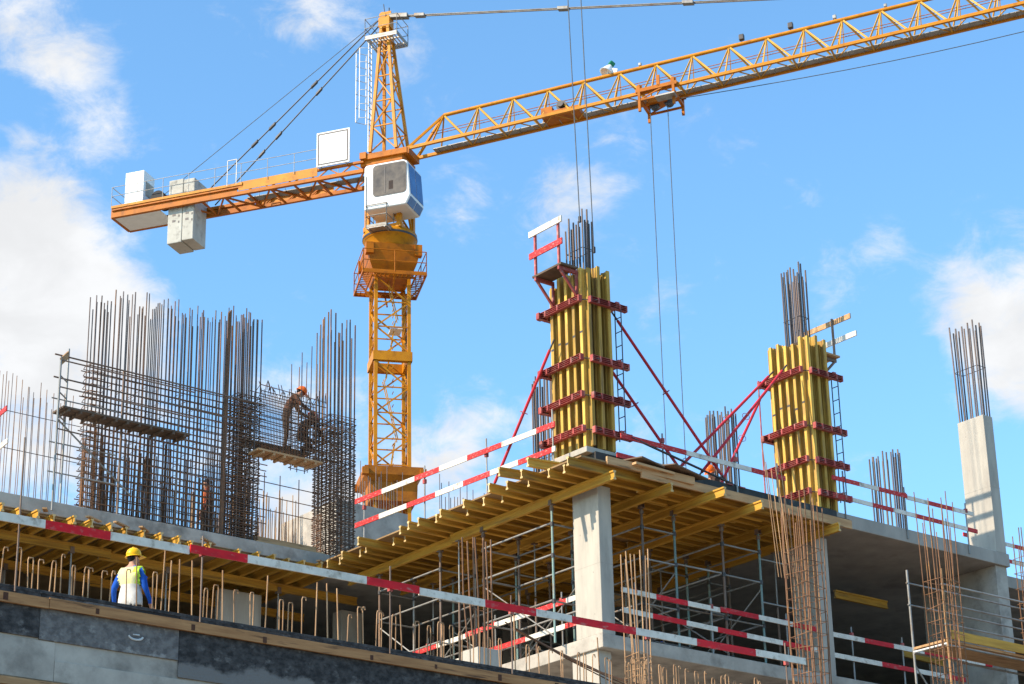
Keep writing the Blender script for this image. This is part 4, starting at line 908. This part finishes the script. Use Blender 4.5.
# winch in the jib, trolley, lamps
sw = SH(563, 113)[0]; mb = MB(); mb.obox(JW(sw, 0, .1), JD, Q, UPZ, (1.7, .95, .22), 0, .01); mb.obox(JW(sw - .6, .3, .28), JD, Q, UPZ, (.5, .3, .3)); wi_ = cr.part('jib_winch', mb, M['crane_orange'])
mb = MB(); mb.tube([JW(sw + .05, -.3, .42), JW(sw + .05, .35, .42)], .24, 16); mb.tube([JW(sw + .05, .35, .42), JW(sw + .05, .55, .42)], .14, 12); cr.part('winch_drum', mb, M['steel_dark'], wi_)
st = SH(661, 97)[0]; tr = MB()
for ds in (-.75, .75):
    for q in (-wj - .2, wj + .2): tr.bar(JW(st + ds, q, .3), JW(st + ds, q, -.95 if q > 0 else -.8), .11, .11, JD); tr.obox(JW(st + ds, q * .93, .16), JD, Q, UPZ, (.24, .12, .24), 0, .02)
    tr.bar(JW(st + ds, -wj - .2, -.35), JW(st + ds, wj + .2, -.35), .12, .12)
for q in (-wj - .2, wj + .2): tr.bar(JW(st - .9, q, .02), JW(st + .9, q, .02), .1, .16); tr.bar(JW(st - .8, q, -.42), JW(st + .8, q, -.42), .07, .09); tr.bar(JW(st - .75, q, -.4), JW(st + .75, q, .1), .05, .05)
tr.bar(JW(st + .1, wj + .2, .0), JW(st + .1, wj + .2, .55), .1, .14, JD); tr.obox(JW(st - .1, 0, -.3), JD, Q, UPZ, (.8, .6, .25))
trolley = cr.part('trolley', tr, M['crane_orange'])
mb = MB(); mb.obox(JW(st + .45, wj + .35, -.62), JD, Q, UPZ, (.85, .5, .06)); cr.part('trolley_platform', mb, M['steel'], trolley)
mb = MB()
for ds in (-.3, .35): mb.tube([JW(st + ds, -.1, -.45), JW(st + ds, .1, -.45)], .2, 14)
cr.part('sheave', mb, M['steel_dark'], trolley)
hook_z = 19.6
for ds, q in ((-.5, .0), (.3, .1)):
    a = JW(st + ds, q, -.5); cr.rod('hoist_rope', a, (a.x, a.y, hook_z), .018, M['rope'], None, 5)
a0 = JW(st - .5, .0, -.5); a1 = JW(st + .3, .1, -.5); c = (a0 + a1) / 2
mb = MB(); mb.obox(V((c.x, c.y, hook_z - .2)), J, Q, UPZ, (1.0, .3, .5), 0, .04); mb.tube([(c.x, c.y, hook_z - .4), (c.x, c.y, hook_z - .8)], .06, 8); cr.part('hook_block', mb, M['crane'])
pts = []
for k in range(13):
    f = k / 12; p = JW(st + .6 + f * 22, 0, -.25 - .75 * math.sin(math.pi * min(1, f * .75 + .05))); pts.append(p)
mb = MB(); mb.tube(pts, .018, 5); cr.part('trolley_rope', mb, M['rope'])
def lamp(px, py, sz, big=False):
    s_, _ = SH(px, py); top = JW(s_, 0, hj)
    mb = MB()
    if big:
        d = unit(J * -.35 + Q * .35 - UPZ * .8); u = unit(d.cross(UPZ)); w = u.cross(d); c = top + UPZ * .30
        mb.lathe(c - d * .1, [(0, -.16), (.1, -.14), (.16, 0), (.27, .26), (.29, .29), (.22, .27), (0, .15)], 20, 0, u, w, d); l = cr.part('floodlight', mb, M['white_metal'])
        mb = MB(); mb.obox(c - d * .36, u, w, d, (.2, .26, .24), 0, .05); cr.part('lamp_housing', mb, M['green'], l)
        mb = MB(); mb.bar(top, c, .05, .05, J); mb.bar(top + J * .2, c + J * .3, .05, .3, J); cr.part('bracket', mb, M['white_metal'], l)
    else:
        mb.bar(top, top + UPZ * .25 * sz, .05, .05, J); mb.obox(top + UPZ * .3 * sz, JD, Q, UPZ, (.22 * sz, .2 * sz, .26 * sz), 0, .03); cr.part('jib_sensor', mb, M['steel_dark'] if sz > .8 else M['steel'])
lamp(608, 74, 1, True)
for px, py, sz in ((640, 65, .6), (742, 44, 1), (791, 33, 1), (835, 22, .7), (886, 12, .6)): lamp(px, py, sz)
# pendant bar to the jib
apx = W(sa + .25, 0, ha + .32); pe = JW(SH(968, -8)[0], 0, hj)
mb = MB()
for q in (-.06, .06): mb.tube([apx + Q * q, pe + Q * q], .032, 6)
for f in (.055, .32, .54, .8): 
    p = apx.lerp(pe, f); mb.obox(p, unit(pe - apx), Q, UPZ, (.5, .26, .16), 0, .02)
mb.obox(apx + unit(pe - apx) * .4, unit(pe - apx), Q, UPZ, (.9, .3, .22), 0, .02)
cr.part('pendant_bar', mb, M['steel'])

# counter-jib
wc = .8
def CW(s, q, h): return K - J * s + Q * q + UPZ * h
hlow = -.814
sE = -SH(112, 219, wc)[0]; sM = -SH(237, 195, wc)[0]; sI = .9
hE = SH(112, 219, wc)[1]
mb = MB()
for q in (wc, -wc):
    mb.bar(CW(sI, q, hlow + .08), CW(sE, q, hlow + .08), .16, .16)
    mb.bar(CW(sM - .3, q + math.copysign(.003, q), hlow + .40), CW(sE, q + math.copysign(.003, q), hlow + .40), .18, .12)
    mb.bar(CW(sM + .0, q, hlow + .25), CW(sE, q, hlow + .25), .03, .24)
    mb.bar(CW(sI, q, hlow + .52), CW(sM + .4, q, hlow + .52), .14, .1)
mb.bar(CW(sE, -wc, hlow + .2), CW(sE, wc, hlow + .2), .12, .4)
cr.part('counter_jib_beam', mb, M['crane_orange'])
mb = MB()
for q in (wc, -wc):
    mb.bar(CW(3.1, q + math.copysign(.075, q), hlow + .42), CW(sM - .1, q + math.copysign(.075, q), hlow + .40), .02, .42)
    mb.bar(CW(sM - .3, q + math.copysign(.1, q), hlow + .50), CW(sE, q + math.copysign(.1, q), hlow + .50), .06, .12)
cr.part('side_plate', mb, M['crane'])
mb = MB(); n = 11
for k in range(n):
    s0, s1 = sI + (sE - sI) * k / n, sI + (sE - sI) * (k + 1) / n; f = 1 if k % 2 else -1
    mb.bar(CW(s0, -wc * f, hlow + .05), CW(s1, wc * f, hlow + .05), .07, .07); mb.bar(CW(s1, -wc, hlow + .06), CW(s1, wc, hlow + .06), .07, .09)
    for q in (wc, -wc):
        if s1 < sM: mb.bar(CW(s0, q, hlow + .1), CW((s0 + s1) / 2, q, hlow + .5), .05, .05); mb.bar(CW((s0 + s1) / 2, q, hlow + .5), CW(s1, q, hlow + .1), .05, .05)
cr.part('counter_jib_bracing', mb, M['crane_orange'])
mb = MB(); mb.bar(CW(sI + .2, 0, hlow + .12), CW(sM - .2, 0, hlow + .12), .45, .03); cr.part('counter_jib_floor', mb, M['steel']); mb = MB(); mb.bar(CW(sE - 2.4, 0, hlow + .02), CW(sE - .1, 0, hlow + .02), 1.4, .03); cr.part('counter_jib_floor', mb, M['white_metal'])
mb = MB()
for q in (wc + .12, -wc - .12):
    a, b = CW(1.6, q, hlow + .5), CW(sE, q, hlow + .5)
    for f in (1.0, .55): mb.tube([a + UPZ * f, b + UPZ * f], .015, 5)
    for k in range(10): p = a.lerp(b, k / 9); mb.tube([p, p + UPZ * 1.0], .015, 5)
a, b = CW(sE, wc + .12, hlow + .5), CW(sE, -wc - .12, hlow + .5)
for f in (1.0, .55): mb.tube([a + UPZ * f, b + UPZ * f], .02, 5)
mb.bar(CW(sM, wc + .12, hlow + .5), CW(sM, wc + .12, hlow + 1.75), .03, .03, J); mb.bar(CW(sM + .45, wc + .12, hlow + .5), CW(sM + .45, wc + .12, hlow + 1.75), .03, .03, J); mb.bar(CW(sM, wc + .12, hlow + 1.75), CW(sM + .45, wc + .12, hlow + 1.75), .03, .03)
cr.part('handrail', mb, M['steel'])
# counterweight blocks, winch house, sign board
c0 = -SH(167, 232, .62)[0]; ht = SH(185, 178, .62)[1]; hbt = SH(185, 241, .62)[1]
for k in range(2):
    s = c0 - .37 - k * .66; mb = MB(); mb.obox(CW(s, 0, (ht + hbt) / 2), J, Q, UPZ, (.72 - .17 * k, 1.24, ht - hbt - .12 * k), 0, .03)
    cw = cr.part('counterweight', mb, M['weight'])
    mb = MB()
    for dz in (.25, .55): mb.obox(CW(s + .05, .624, hlow - .05 - dz), J, Q, UPZ, (.16, .01, .1)); mb.obox(CW(s - .2, .624, hlow - .12 - dz), J, Q, UPZ, (.06, .01, .1))
    cr.part('weight_marking', mb, M['steel_dark'], cw)
sc0 = -SH(140, 190, .3)[0]; hc = SH(140, 176, .3)[1]
mb = MB(); mb.obox(CW(sc0 + .1, .15, (hc + hlow + .45) / 2 + .05), J, Q, UPZ, (.95, 1.0, hc - hlow - .4), 0, .02); cb = cr.part('winch_cabinet', mb, M['white_metal'])
mb = MB(); mb.obox(CW(sc0 - .3845, .1, (hc + hlow + .45) / 2 + .1), J, Q, UPZ, (.015, .7, .7)); cr.part('cabinet_door', mb, M['concrete_blue'], cb)
mb = MB(); mb.tube([CW(sc0 - 1.0, -.4, hlow + .85), CW(sc0 - 1.0, .45, hlow + .85)], .34, 18); mb.obox(CW(sc0 - 1.6, .1, hlow + .72), J, Q, UPZ, (.5, .5, .42), 0, .05); cr.part('hoist_winch', mb, M['black'])
sb0 = SH(317, 150, wc + .15)[0]; sb1 = SH(350, 150, wc + .15)[0]; hb0 = SH(333, 165, wc + .15)[1]; hb1 = SH(333, 131, wc + .15)[1]; sm, hm = (sb0 + sb1) / 2, (hb0 + hb1) / 2
mb = MB(); mb.obox(W(sm, wc + .17, hm), J, Q, UPZ, (sb1 - sb0, .07, hb1 - hb0), 0, .015); sg = cr.part('sign_board', mb, M['white_metal'])
mb = MB()
for a, b in ((-1, 0), (1, 0), (0, -1), (0, 1)):
    wx, wz = (sb1 - sb0) / 2 - .1, (hb1 - hb0) / 2 - .1
    mb.obox(W(sm + a * wx, wc + .2055, hm + b * wz), J, Q, UPZ, (.07 if a else 2 * wx - .075, .006, 2 * wz + .07 if a else .07))
cr.part('sign_border', mb, M['steel_dark'], sg)
mb = MB(); wx, wz = (sb1 - sb0) / 2 - .13, (hb1 - hb0) / 2 - .13; mb.obox(W(sm, wc + .206, hm), J, Q, UPZ, (2 * wx - .02, .004, 2 * wz - .02)); cr.part('sign_face', mb, M['board_white'], sg)
mb = MB()
for a in (-.6, .6): mb.bar(W(sm + a, wc + .1, hlow + .5), W(sm + a, wc + .1, hb1 - .1), .06, .06, J)
cr.part('sign_post', mb, M['steel'], sg)
# stays from the head to the counter-jib
for q in (-.5, .5):
    a = W(sa - .2, q * .3, ha + .25); b = CW(c0 - 1.9 if q > 0 else c0 - 1.7, q * 1.3, hlow + .5); mb = MB(); mb.tube([a, b], .032, 6)
    for f in (.38, .62, .72): p = a.lerp(b, f); mb.obox(p, unit(b - a), Q, UPZ, (.4, .13, .12), 0, .02)
    cr.part('stay_bar', mb, M['steel_dark'])
mb = MB(); mb.tube([W(sa - .2, 0, ha + .4), CW(sc0 - 1.0, 0, hlow + 1.1)], .016, 5); cr.part('hoist_cable', mb, M['rope'])
cr.rod('power_cable', MW(1.6, -.95, 39.5), MW(1.35, -1.0, 29.0), .045, M['black'], None, 6)
mb = MB(); mb.obox(V((K.x, K.y, .3)), MX, MY, UPZ, (5, 5, .6), 0, .03); cr.part('foundation', mb, M['concrete'])

# two ropes of another crane whose jib is above the picture
for (px0, px1, py1) in ((568, 578.5, 195), (581, 592.5, 222)):
    a = P(px1, py1, d=47.5); b = P(px0, 0, d=47.5); e = b + (b - a) * 2.0
    t = Thing('crane_hoist_rope', 'thin dark rope hanging from above onto the first column form, %s of two' % ('left' if px0 < 570 else 'right'), 'rope', (a.x, a.y, 20.6))
    t.rod('rope', a + (a - b) * .12, e, .013, M['rope'], None, 5)
    mb = MB(); q = a + (a - b) * .12; mb.obox(q, V((1, 0, 0)), V((0, 1, 0)), UPZ, (.06, .06, .16), 0, .01); t.part('shackle', mb, M['steel_dark'])

# ------------------------------------------------------------------ people
def person(label, loc, az, J_, mats, helmet=None, vest=None, size=1.):
    """J_: joint -> local (x forward, y left, z up). One skinned body, clothing and helmet as children"""
    L = J_; verts = []; edges = []; rad = []; mid = []
    def v(p, r, m): verts.append(p); rad.append(r); mid.append(m); return len(verts) - 1
    sk, top, leg, boot = 0, 1, 2, 3
    pel = v(L['pelvis'], (.155, .12), leg); wst = v(L['waist'], (.15, .115), top); ch = v(L['chest'], (.175, .13), top)
    un = v(L['upper'], (.13, .10), top); nk = v(L['neck'], (.058, .058), sk); hd0 = v(L['jaw'], (.07, .08), sk); hd1 = v(L['head'], (.082, .098), sk); hd2 = v(L['crown'], (.06, .07), sk)
    edges += [(pel, wst), (wst, ch), (ch, un), (un, nk), (nk, hd0), (hd0, hd1), (hd1, hd2)]
    for s in ('l', 'r'):
        sh = v(L['sh_' + s], (.078, .078), top); el = v(L['el_' + s], (.052, .052), top); wr = v(L['wr_' + s], (.033, .036), top); ha_ = v(L['ha_' + s], (.026, .042), sk)
        edges += [(un, sh), (sh, el), (el, wr), (wr, ha_)]
        d = unit(V(L['ha_' + s]) - V(L['wr_' + s])); u = unit(d.cross(V((.2, 1, .1)))); w = u.cross(d)
        for k in range(4):
            o = (k - 1.5) * .021; f1 = V(L['ha_' + s]) + d * .04 + w * o; f2 = f1 + d * (.045 - abs(k - 1.3) * .006) + u * .015; f3 = f2 + d * .02 + u * .03
            a = v(f1, (.0105, .0105), sk); b = v(f2, (.0095, .0095), sk); c = v(f3, (.008, .008), sk); edges += [(ha_, a), (a, b), (b, c)]
        t1 = V(L['ha_' + s]).lerp(V(L['wr_' + s]), .4) + w * .045 + u * .01; a = v(t1, (.012, .012), sk); b = v(t1 + d * .035 + w * .015 + u * .02, (.0095, .0095), sk); edges += [(ha_, a), (a, b)]
        hp_ = v(L['hip_' + s], (.10, .105), leg); kn = v(L['kn_' + s], (.066, .066), leg); an = v(L['an_' + s], (.046, .05), leg); to = v(L['to_' + s], (.045, .04), boot); hl = v(V(L['an_' + s]) + V((0, 0, -.055)), (.046, .046), boot)
        edges += [(pel, hp_), (hp_, kn), (kn, an), (an, hl), (hl, to)]
    me = bpy.data.meshes.new('person_body'); me.from_pydata([V(p) for p in verts], edges, [])
    o = bpy.data.objects.new('body_source', me); COL.objects.link(o)
    md = o.modifiers.new('skin', 'SKIN'); md.use_smooth_shade = True
    for i, r in enumerate(rad): me.skin_vertices[0].data[i].radius = r; me.skin_vertices[0].data[i].use_root = (i == 0)
    sb = o.modifiers.new('sub', 'SUBSURF'); sb.levels = 2; sb.render_levels = 2
    dg = bpy.context.evaluated_depsgraph_get(); body = bpy.data.meshes.new_from_object(o.evaluated_get(dg)); bpy.data.objects.remove(o)
    body.name = 'person'
    for m in mats: body.materials.append(m)
    segs = [(V(verts[a]), V(verts[b]), mid[a], mid[b]) for a, b in edges]
    def near(p):
        best = (9, 0, 0)
        for a, b, ma, mb_ in segs:
            ab = b - a; t = max(0, min(1, (p - a).dot(ab) / max(1e-9, ab.dot(ab)))); dd = (p - a - ab * t).length
            if dd < best[0]: best = (dd, ma if t < .55 else mb_, 0)
        return best[1]
    for f in body.polygons: f.material_index = near(f.center); f.use_smooth = True
    # face: nose, ears, brow and eyes merged in the same mesh
    bm = bmesh.new(); bm.from_mesh(body)
    hd = V(L['head']); upv = unit(V(L['crown']) - V(L['jaw'])); fw = unit(V(L['face'])); fw = unit(fw - upv * fw.dot(upv)); rt = fw.cross(upv)
    def blob(c, sx, sy, sz, mi):
        r = bmesh.ops.create_uvsphere(bm, u_segments=10, v_segments=8, radius=1)
        for vv in r['verts']: q = vv.co.copy(); vv.co = c + rt * q.x * sx + fw * q.y * sy + upv * q.z * sz
        for f in {f for vv in r['verts'] for f in vv.link_faces}: f.material_index = mi; f.smooth = True
    blob(hd + fw * .09 - upv * .02, .014, .022, .026, 0); blob(hd + fw * .07 - upv * .085, .035, .028, .028, 0)
    blob(hd + fw * .088 - upv * .062, .022, .008, .006, 0)
    for s in (-1, 1): blob(hd + rt * s * .083 - upv * .015, .012, .02, .032, 0); blob(hd + fw * .081 + rt * s * .032 + upv * .012, .011, .008, .007, 4)
    if helmet is None: blob(hd - fw * .02 + upv * .045, .092, .105, .075, 4)
    else: blob(hd - fw * .055 + upv * .0, .078, .06, .07, 4)
    bm.to_mesh(body); bm.free()
    po = bpy.data.objects.new('person', body); COL.objects.link(po); tag(po, label, 'person')
    if helmet is not None:
        mb = MB(); c = hd + upv * .035
        mb.lathe(c, [(.112, 0), (.116, .02), (.112, .06), (.092, .105), (.055, .135), (0, .145)], 24, 0, rt, fw * 1.14, upv)
        mb.lathe(c, [(.106, -.004), (.135, -.012), (.138, -.006), (.112, .012)], 24, 0, rt, fw * 1.12, upv)
        mb.obox(c + fw * .15 - upv * .008, rt, unit(fw - upv * .25), unit(upv + fw * .25), (.17, .09, .012), 0, .004)
        mb.bar(c + fw * .13 + upv * .03, c + upv * .15, .035, .02, upv); mb.bar(c - fw * .13 + upv * .03, c + upv * .15, .035, .02, upv)
        hm_ = mb.build('helmet', helmet, po)
    if vest is not None:
        tors = [f for f in body.polygons if f.material_index in (1, 2) and vest['test'](f.center)]
        idx = sorted({i for f in tors for i in f.vertices}); mp = {i: k for k, i in enumerate(idx)}
        mb = MB(); mb.add([body.vertices[i].co + body.vertices[i].normal * .016 for i in idx], [tuple(mp[i] for i in f.vertices) for f in tors], 0, True)
        for k, f in enumerate(tors): mb.m[k] = vest['zone'](f.center)
        vo = mb.build('safety_vest', vest['mats'], po, recalc=False)
        s_ = vo.modifiers.new('cloth', 'SOLIDIFY'); s_.thickness = .012; s_.offset = 1
    po.location = loc; po.scale = (size,) * 3; po.rotation_euler = (0, 0, az); return po
STAND = dict(pelvis=(0, 0, .96), waist=(.01, 0, 1.10), chest=(.02, 0, 1.28), upper=(0, 0, 1.42), neck=(.01, 0, 1.51), jaw=(.03, 0, 1.57), head=(.03, 0, 1.65), crown=(.025, 0, 1.72), face=(1, 0, 0),
    sh_l=(0, .19, 1.43), el_l=(-.02, .26, 1.15), wr_l=(.10, .25, .92), ha_l=(.14, .24, .84), sh_r=(0, -.19, 1.43), el_r=(-.03, -.27, 1.15), wr_r=(.10, -.25, .93), ha_r=(.14, -.24, .85),
    hip_l=(0, .1, .90), kn_l=(.03, .11, .50), an_l=(-.01, .12, .09), to_l=(.13, .13, .035), hip_r=(0, -.1, .90), kn_r=(.03, -.11, .50), an_r=(-.01, -.12, .09), to_r=(.13, -.13, .035))
m1 = dict(STAND); m1.update(chest=(.01, .0, 1.27), sh_l=(-.01, .175, 1.39), el_l=(-.03, .30, 1.16), wr_l=(.10, .36, .98), ha_l=(.15, .36, .90), sh_r=(0, -.18, 1.40), el_r=(.03, -.25, 1.14), wr_r=(.16, -.27, .95), ha_r=(.22, -.26, .88), face=(.9, -.35, -.1), head=(.045, -.01, 1.65), jaw=(.04, -.01, 1.57))
mloc = P(130, 603, y=30.0)
person('man in a yellow helmet and pale yellow safety vest behind the dark wall', (mloc.x, 30.0, 10.04), math.radians(30), m1,
       [M['skin'], M['blue_cloth'], M['dark_cloth'], M['black'], M['hair']], M['helmet_yellow'],
       dict(test=lambda c: abs(c.y) < .20 and .84 < c.z < 1.47, mats=[M['vest_white'], M['vest_sunlit'], M['vest_lime'], M['dark_cloth']],
            zone=lambda c: 3 if 1.165 < c.z < 1.18 else (0 if c.z < 1.165 else (2 if c.y < -.11 or c.x > .06 else 1))), .965)  # upper back painted pale yellow as if sunlit, right side and front lime
bend = dict(STAND); bend.update(waist=(.04, 0, 1.10), chest=(.13, 0, 1.27), upper=(.22, 0, 1.39), neck=(.28, 0, 1.45), jaw=(.32, 0, 1.49), head=(.37, 0, 1.55), crown=(.40, 0, 1.61), face=(.75, 0, -.66),
    sh_l=(.21, .19, 1.38), el_l=(.36, .24, 1.12), wr_l=(.54, .16, .98), ha_l=(.61, .14, .92), sh_r=(.21, -.19, 1.38), el_r=(.38, -.24, 1.14), wr_r=(.57, -.14, 1.05), ha_r=(.65, -.12, 1.0))
person('bending worker in a brown jacket and an orange helmet on the raised rebar platform', (P(285, 448, y=44.35).x, 44.35, 19.85), math.radians(-28), bend,
       [M['skin'], M['brown_cloth'], M['dark_cloth'], M['black'], M['hair']], M['helmet_orange'])
kneel = dict(STAND)
def sh_(d, dz):
    return {k: ((p[0], p[1], p[2] + dz) if k != 'face' else p) for k, p in d.items()}
kneel = sh_(bend, -.50); kneel.update(hip_l=(0, .1, .42), kn_l=(.40, .14, .50), an_l=(.20, .14, .09), to_l=(.34, .15, .035), hip_r=(0, -.1, .42), kn_r=(.28, -.12, .09), an_r=(-.12, -.12, .10), to_r=(-.04, -.13, .035), face=(.8, 0, -.5))
person('crouching worker in a dull red hood low on the raised rebar platform', (P(297, 455, y=44.35).x + .12, 44.35, 19.87), math.radians(10), kneel,
       [M['skin'], M['dark_cloth'], M['dark_cloth'], M['black'], M['hair']], M['helmet_red'])
person('dark-haired worker with an orange jacket half hidden inside the wall cage', (P(207, 500, y=44.5).x, 44.5, ZT), math.radians(150), sh_(STAND, 0), [M['skin'], M['orange_cloth'], M['dark_cloth'], M['black'], M['hair']])
person('worker in an orange helmet mostly hidden behind the corner deck edge', (P(718, 480, y=35.4).x, 35.4, ZT - .1), math.radians(200), kneel, [M['skin'], M['dark_cloth'], M['blue_cloth'], M['black'], M['hair']], M['helmet_orange'])

# ------------------------------------------------------------------ daylight
SUN = unit(V((-.90, .15, .70)))
sl = bpy.data.lights.new('sun', 'SUN'); sl.energy = 5.0; sl.angle = math.radians(.53); sl.color = (1, .86, .67)
so = bpy.data.objects.new('sun', sl); COL.objects.link(so); so.rotation_mode = 'QUATERNION'; so.rotation_quaternion = SUN.to_track_quat('Z', 'Y')
w = bpy.data.worlds.new('World'); S.world = w; w.use_nodes = True
N = w.node_tree.nodes; L = w.node_tree.links; bg = N['Background']; bg.inputs['Strength'].default_value = 1.0
sky = N.new('ShaderNodeTexSky'); sky.sky_type = 'NISHITA'; sky.sun_disc = False; sky.sun_elevation = math.asin(SUN.z); sky.sun_rotation = math.atan2(SUN.x, SUN.y)
sky.air_density = 1.0; sky.dust_density = .6; sky.ozone_density = 1.6
def node(t, **k):
    n_ = N.new(t)
    for a, b in k.items(): setattr(n_, a, b)
    return n_
def link(v, s):
    if isinstance(v, bpy.types.NodeSocket): L.new(v, s)
    else: s.default_value = v
def mth(op, a, b=0., c=None, clamp=False):
    n_ = node('ShaderNodeMath', operation=op); n_.use_clamp = clamp; link(a, n_.inputs[0]); link(b, n_.inputs[1])
    if c is not None: link(c, n_.inputs[2])
    return n_.outputs[0]
def mrange(v, a, b, c=0., d=1., smooth=True):
    n_ = node('ShaderNodeMapRange'); n_.interpolation_type = 'SMOOTHSTEP' if smooth else 'LINEAR'; link(v, n_.inputs[0])
    for i, q in enumerate((a, b, c, d)): n_.inputs[1 + i].default_value = q
    return n_.outputs[0]
tc_ = node('ShaderNodeTexCoord'); dirv = node('ShaderNodeVectorMath', operation='NORMALIZE'); L.new(tc_.outputs['Generated'], dirv.inputs[0])
def noise(scale, detail, rough, off, dist=0., src=None, stretch=(1, 1, 1.6)):
    a = node('ShaderNodeVectorMath', operation='MULTIPLY_ADD'); L.new((src or dirv).outputs[0], a.inputs[0]); a.inputs[1].default_value = stretch; a.inputs[2].default_value = off
    n_ = node('ShaderNodeTexNoise'); n_.inputs['Scale'].default_value = scale; n_.inputs['Detail'].default_value = detail; n_.inputs['Roughness'].default_value = rough; n_.inputs['Distortion'].default_value = dist
    L.new(a.outputs[0], n_.inputs['Vector']); return n_
cl = None
def skydir(px, py): return unit(ray(px, py))
BL = [(30, 220, 110, .24), (90, 270, 100, .24), (15, 320, 110, .20), (145, 330, 70, .20), (5, 10, 80, .20), (40, 50, 80, .18), (75, 85, 80, .18), (115, 120, 70, .17), (50, 280, 170, .09), (145, 300, 80, .12), (60, 460, 170, .30), (300, 510, 190, .34), (235, 5, 60, .17), (310, 8, 60, .20), (465, 215, 55, .15), (430, 90, 60, .08), (550, 195, 70, .12), (600, 180, 60, .11), (480, 200, 40, .08), (640, 270, 110, .09), (640, 410, 110, .18), (560, 320, 80, .10), (470, 470, 120, .17),
      (985, 300, 90, .22), (1010, 370, 110, .26), (835, 285, 60, .14), (890, 245, 40, .12), (760, 150, 60, .05), (1150, 300, 200, .25), (-130, 300, 220, .28), (700, 480, 120, .08)]
for px, py, r, amp in BL:
    d_ = node('ShaderNodeVectorMath', operation='DISTANCE'); L.new(dirv.outputs[0], d_.inputs[0]); d_.inputs[1].default_value = skydir(px, py)
    v_ = mrange(d_.outputs['Value'], 0., r / F * 1.1, amp, 0.); cl = v_ if cl is None else mth('ADD', cl, v_)
cl = mth('MINIMUM', cl, .46)
n1 = noise(11., 9., .60, (3.1, 1.7, .4), .35); n2 = noise(40., 9., .66, (7.7, 2.2, 5.), .5); n3 = noise(3.2, 4., .5, (1., 4., 2.))
den = mth('ADD', mth('MULTIPLY', n1.outputs['Fac'], .82), mth('MULTIPLY', n2.outputs['Fac'], .44)); den = mth('ADD', den, cl)
fac = mrange(den, .70, 1.01)
shade = mrange(noise(20., 5., .55, (4.3, 1.7, .9), .3).outputs['Fac'], .3, .7, .86, 1.0)
skm = node('ShaderNodeMix', data_type='RGBA', blend_type='MULTIPLY'); skm.inputs[0].default_value = 1.; L.new(sky.outputs[0], skm.inputs[6]); skm.inputs[7].default_value = (.136, .194, .214, 1)
cc = node('ShaderNodeVectorMath', operation='SCALE'); cc.inputs[0].default_value = (.67, .68, .695); L.new(shade, cc.inputs['Scale'])
mx = node('ShaderNodeMix', data_type='RGBA'); L.new(fac, mx.inputs[0]); L.new(skm.outputs[2], mx.inputs[6]); L.new(cc.outputs[0], mx.inputs[7]); L.new(mx.outputs[2], bg.inputs['Color'])
S.view_settings.view_transform = 'Standard'; S.view_settings.look = 'None'; S.view_settings.exposure = .55; S.view_settings.gamma = 1
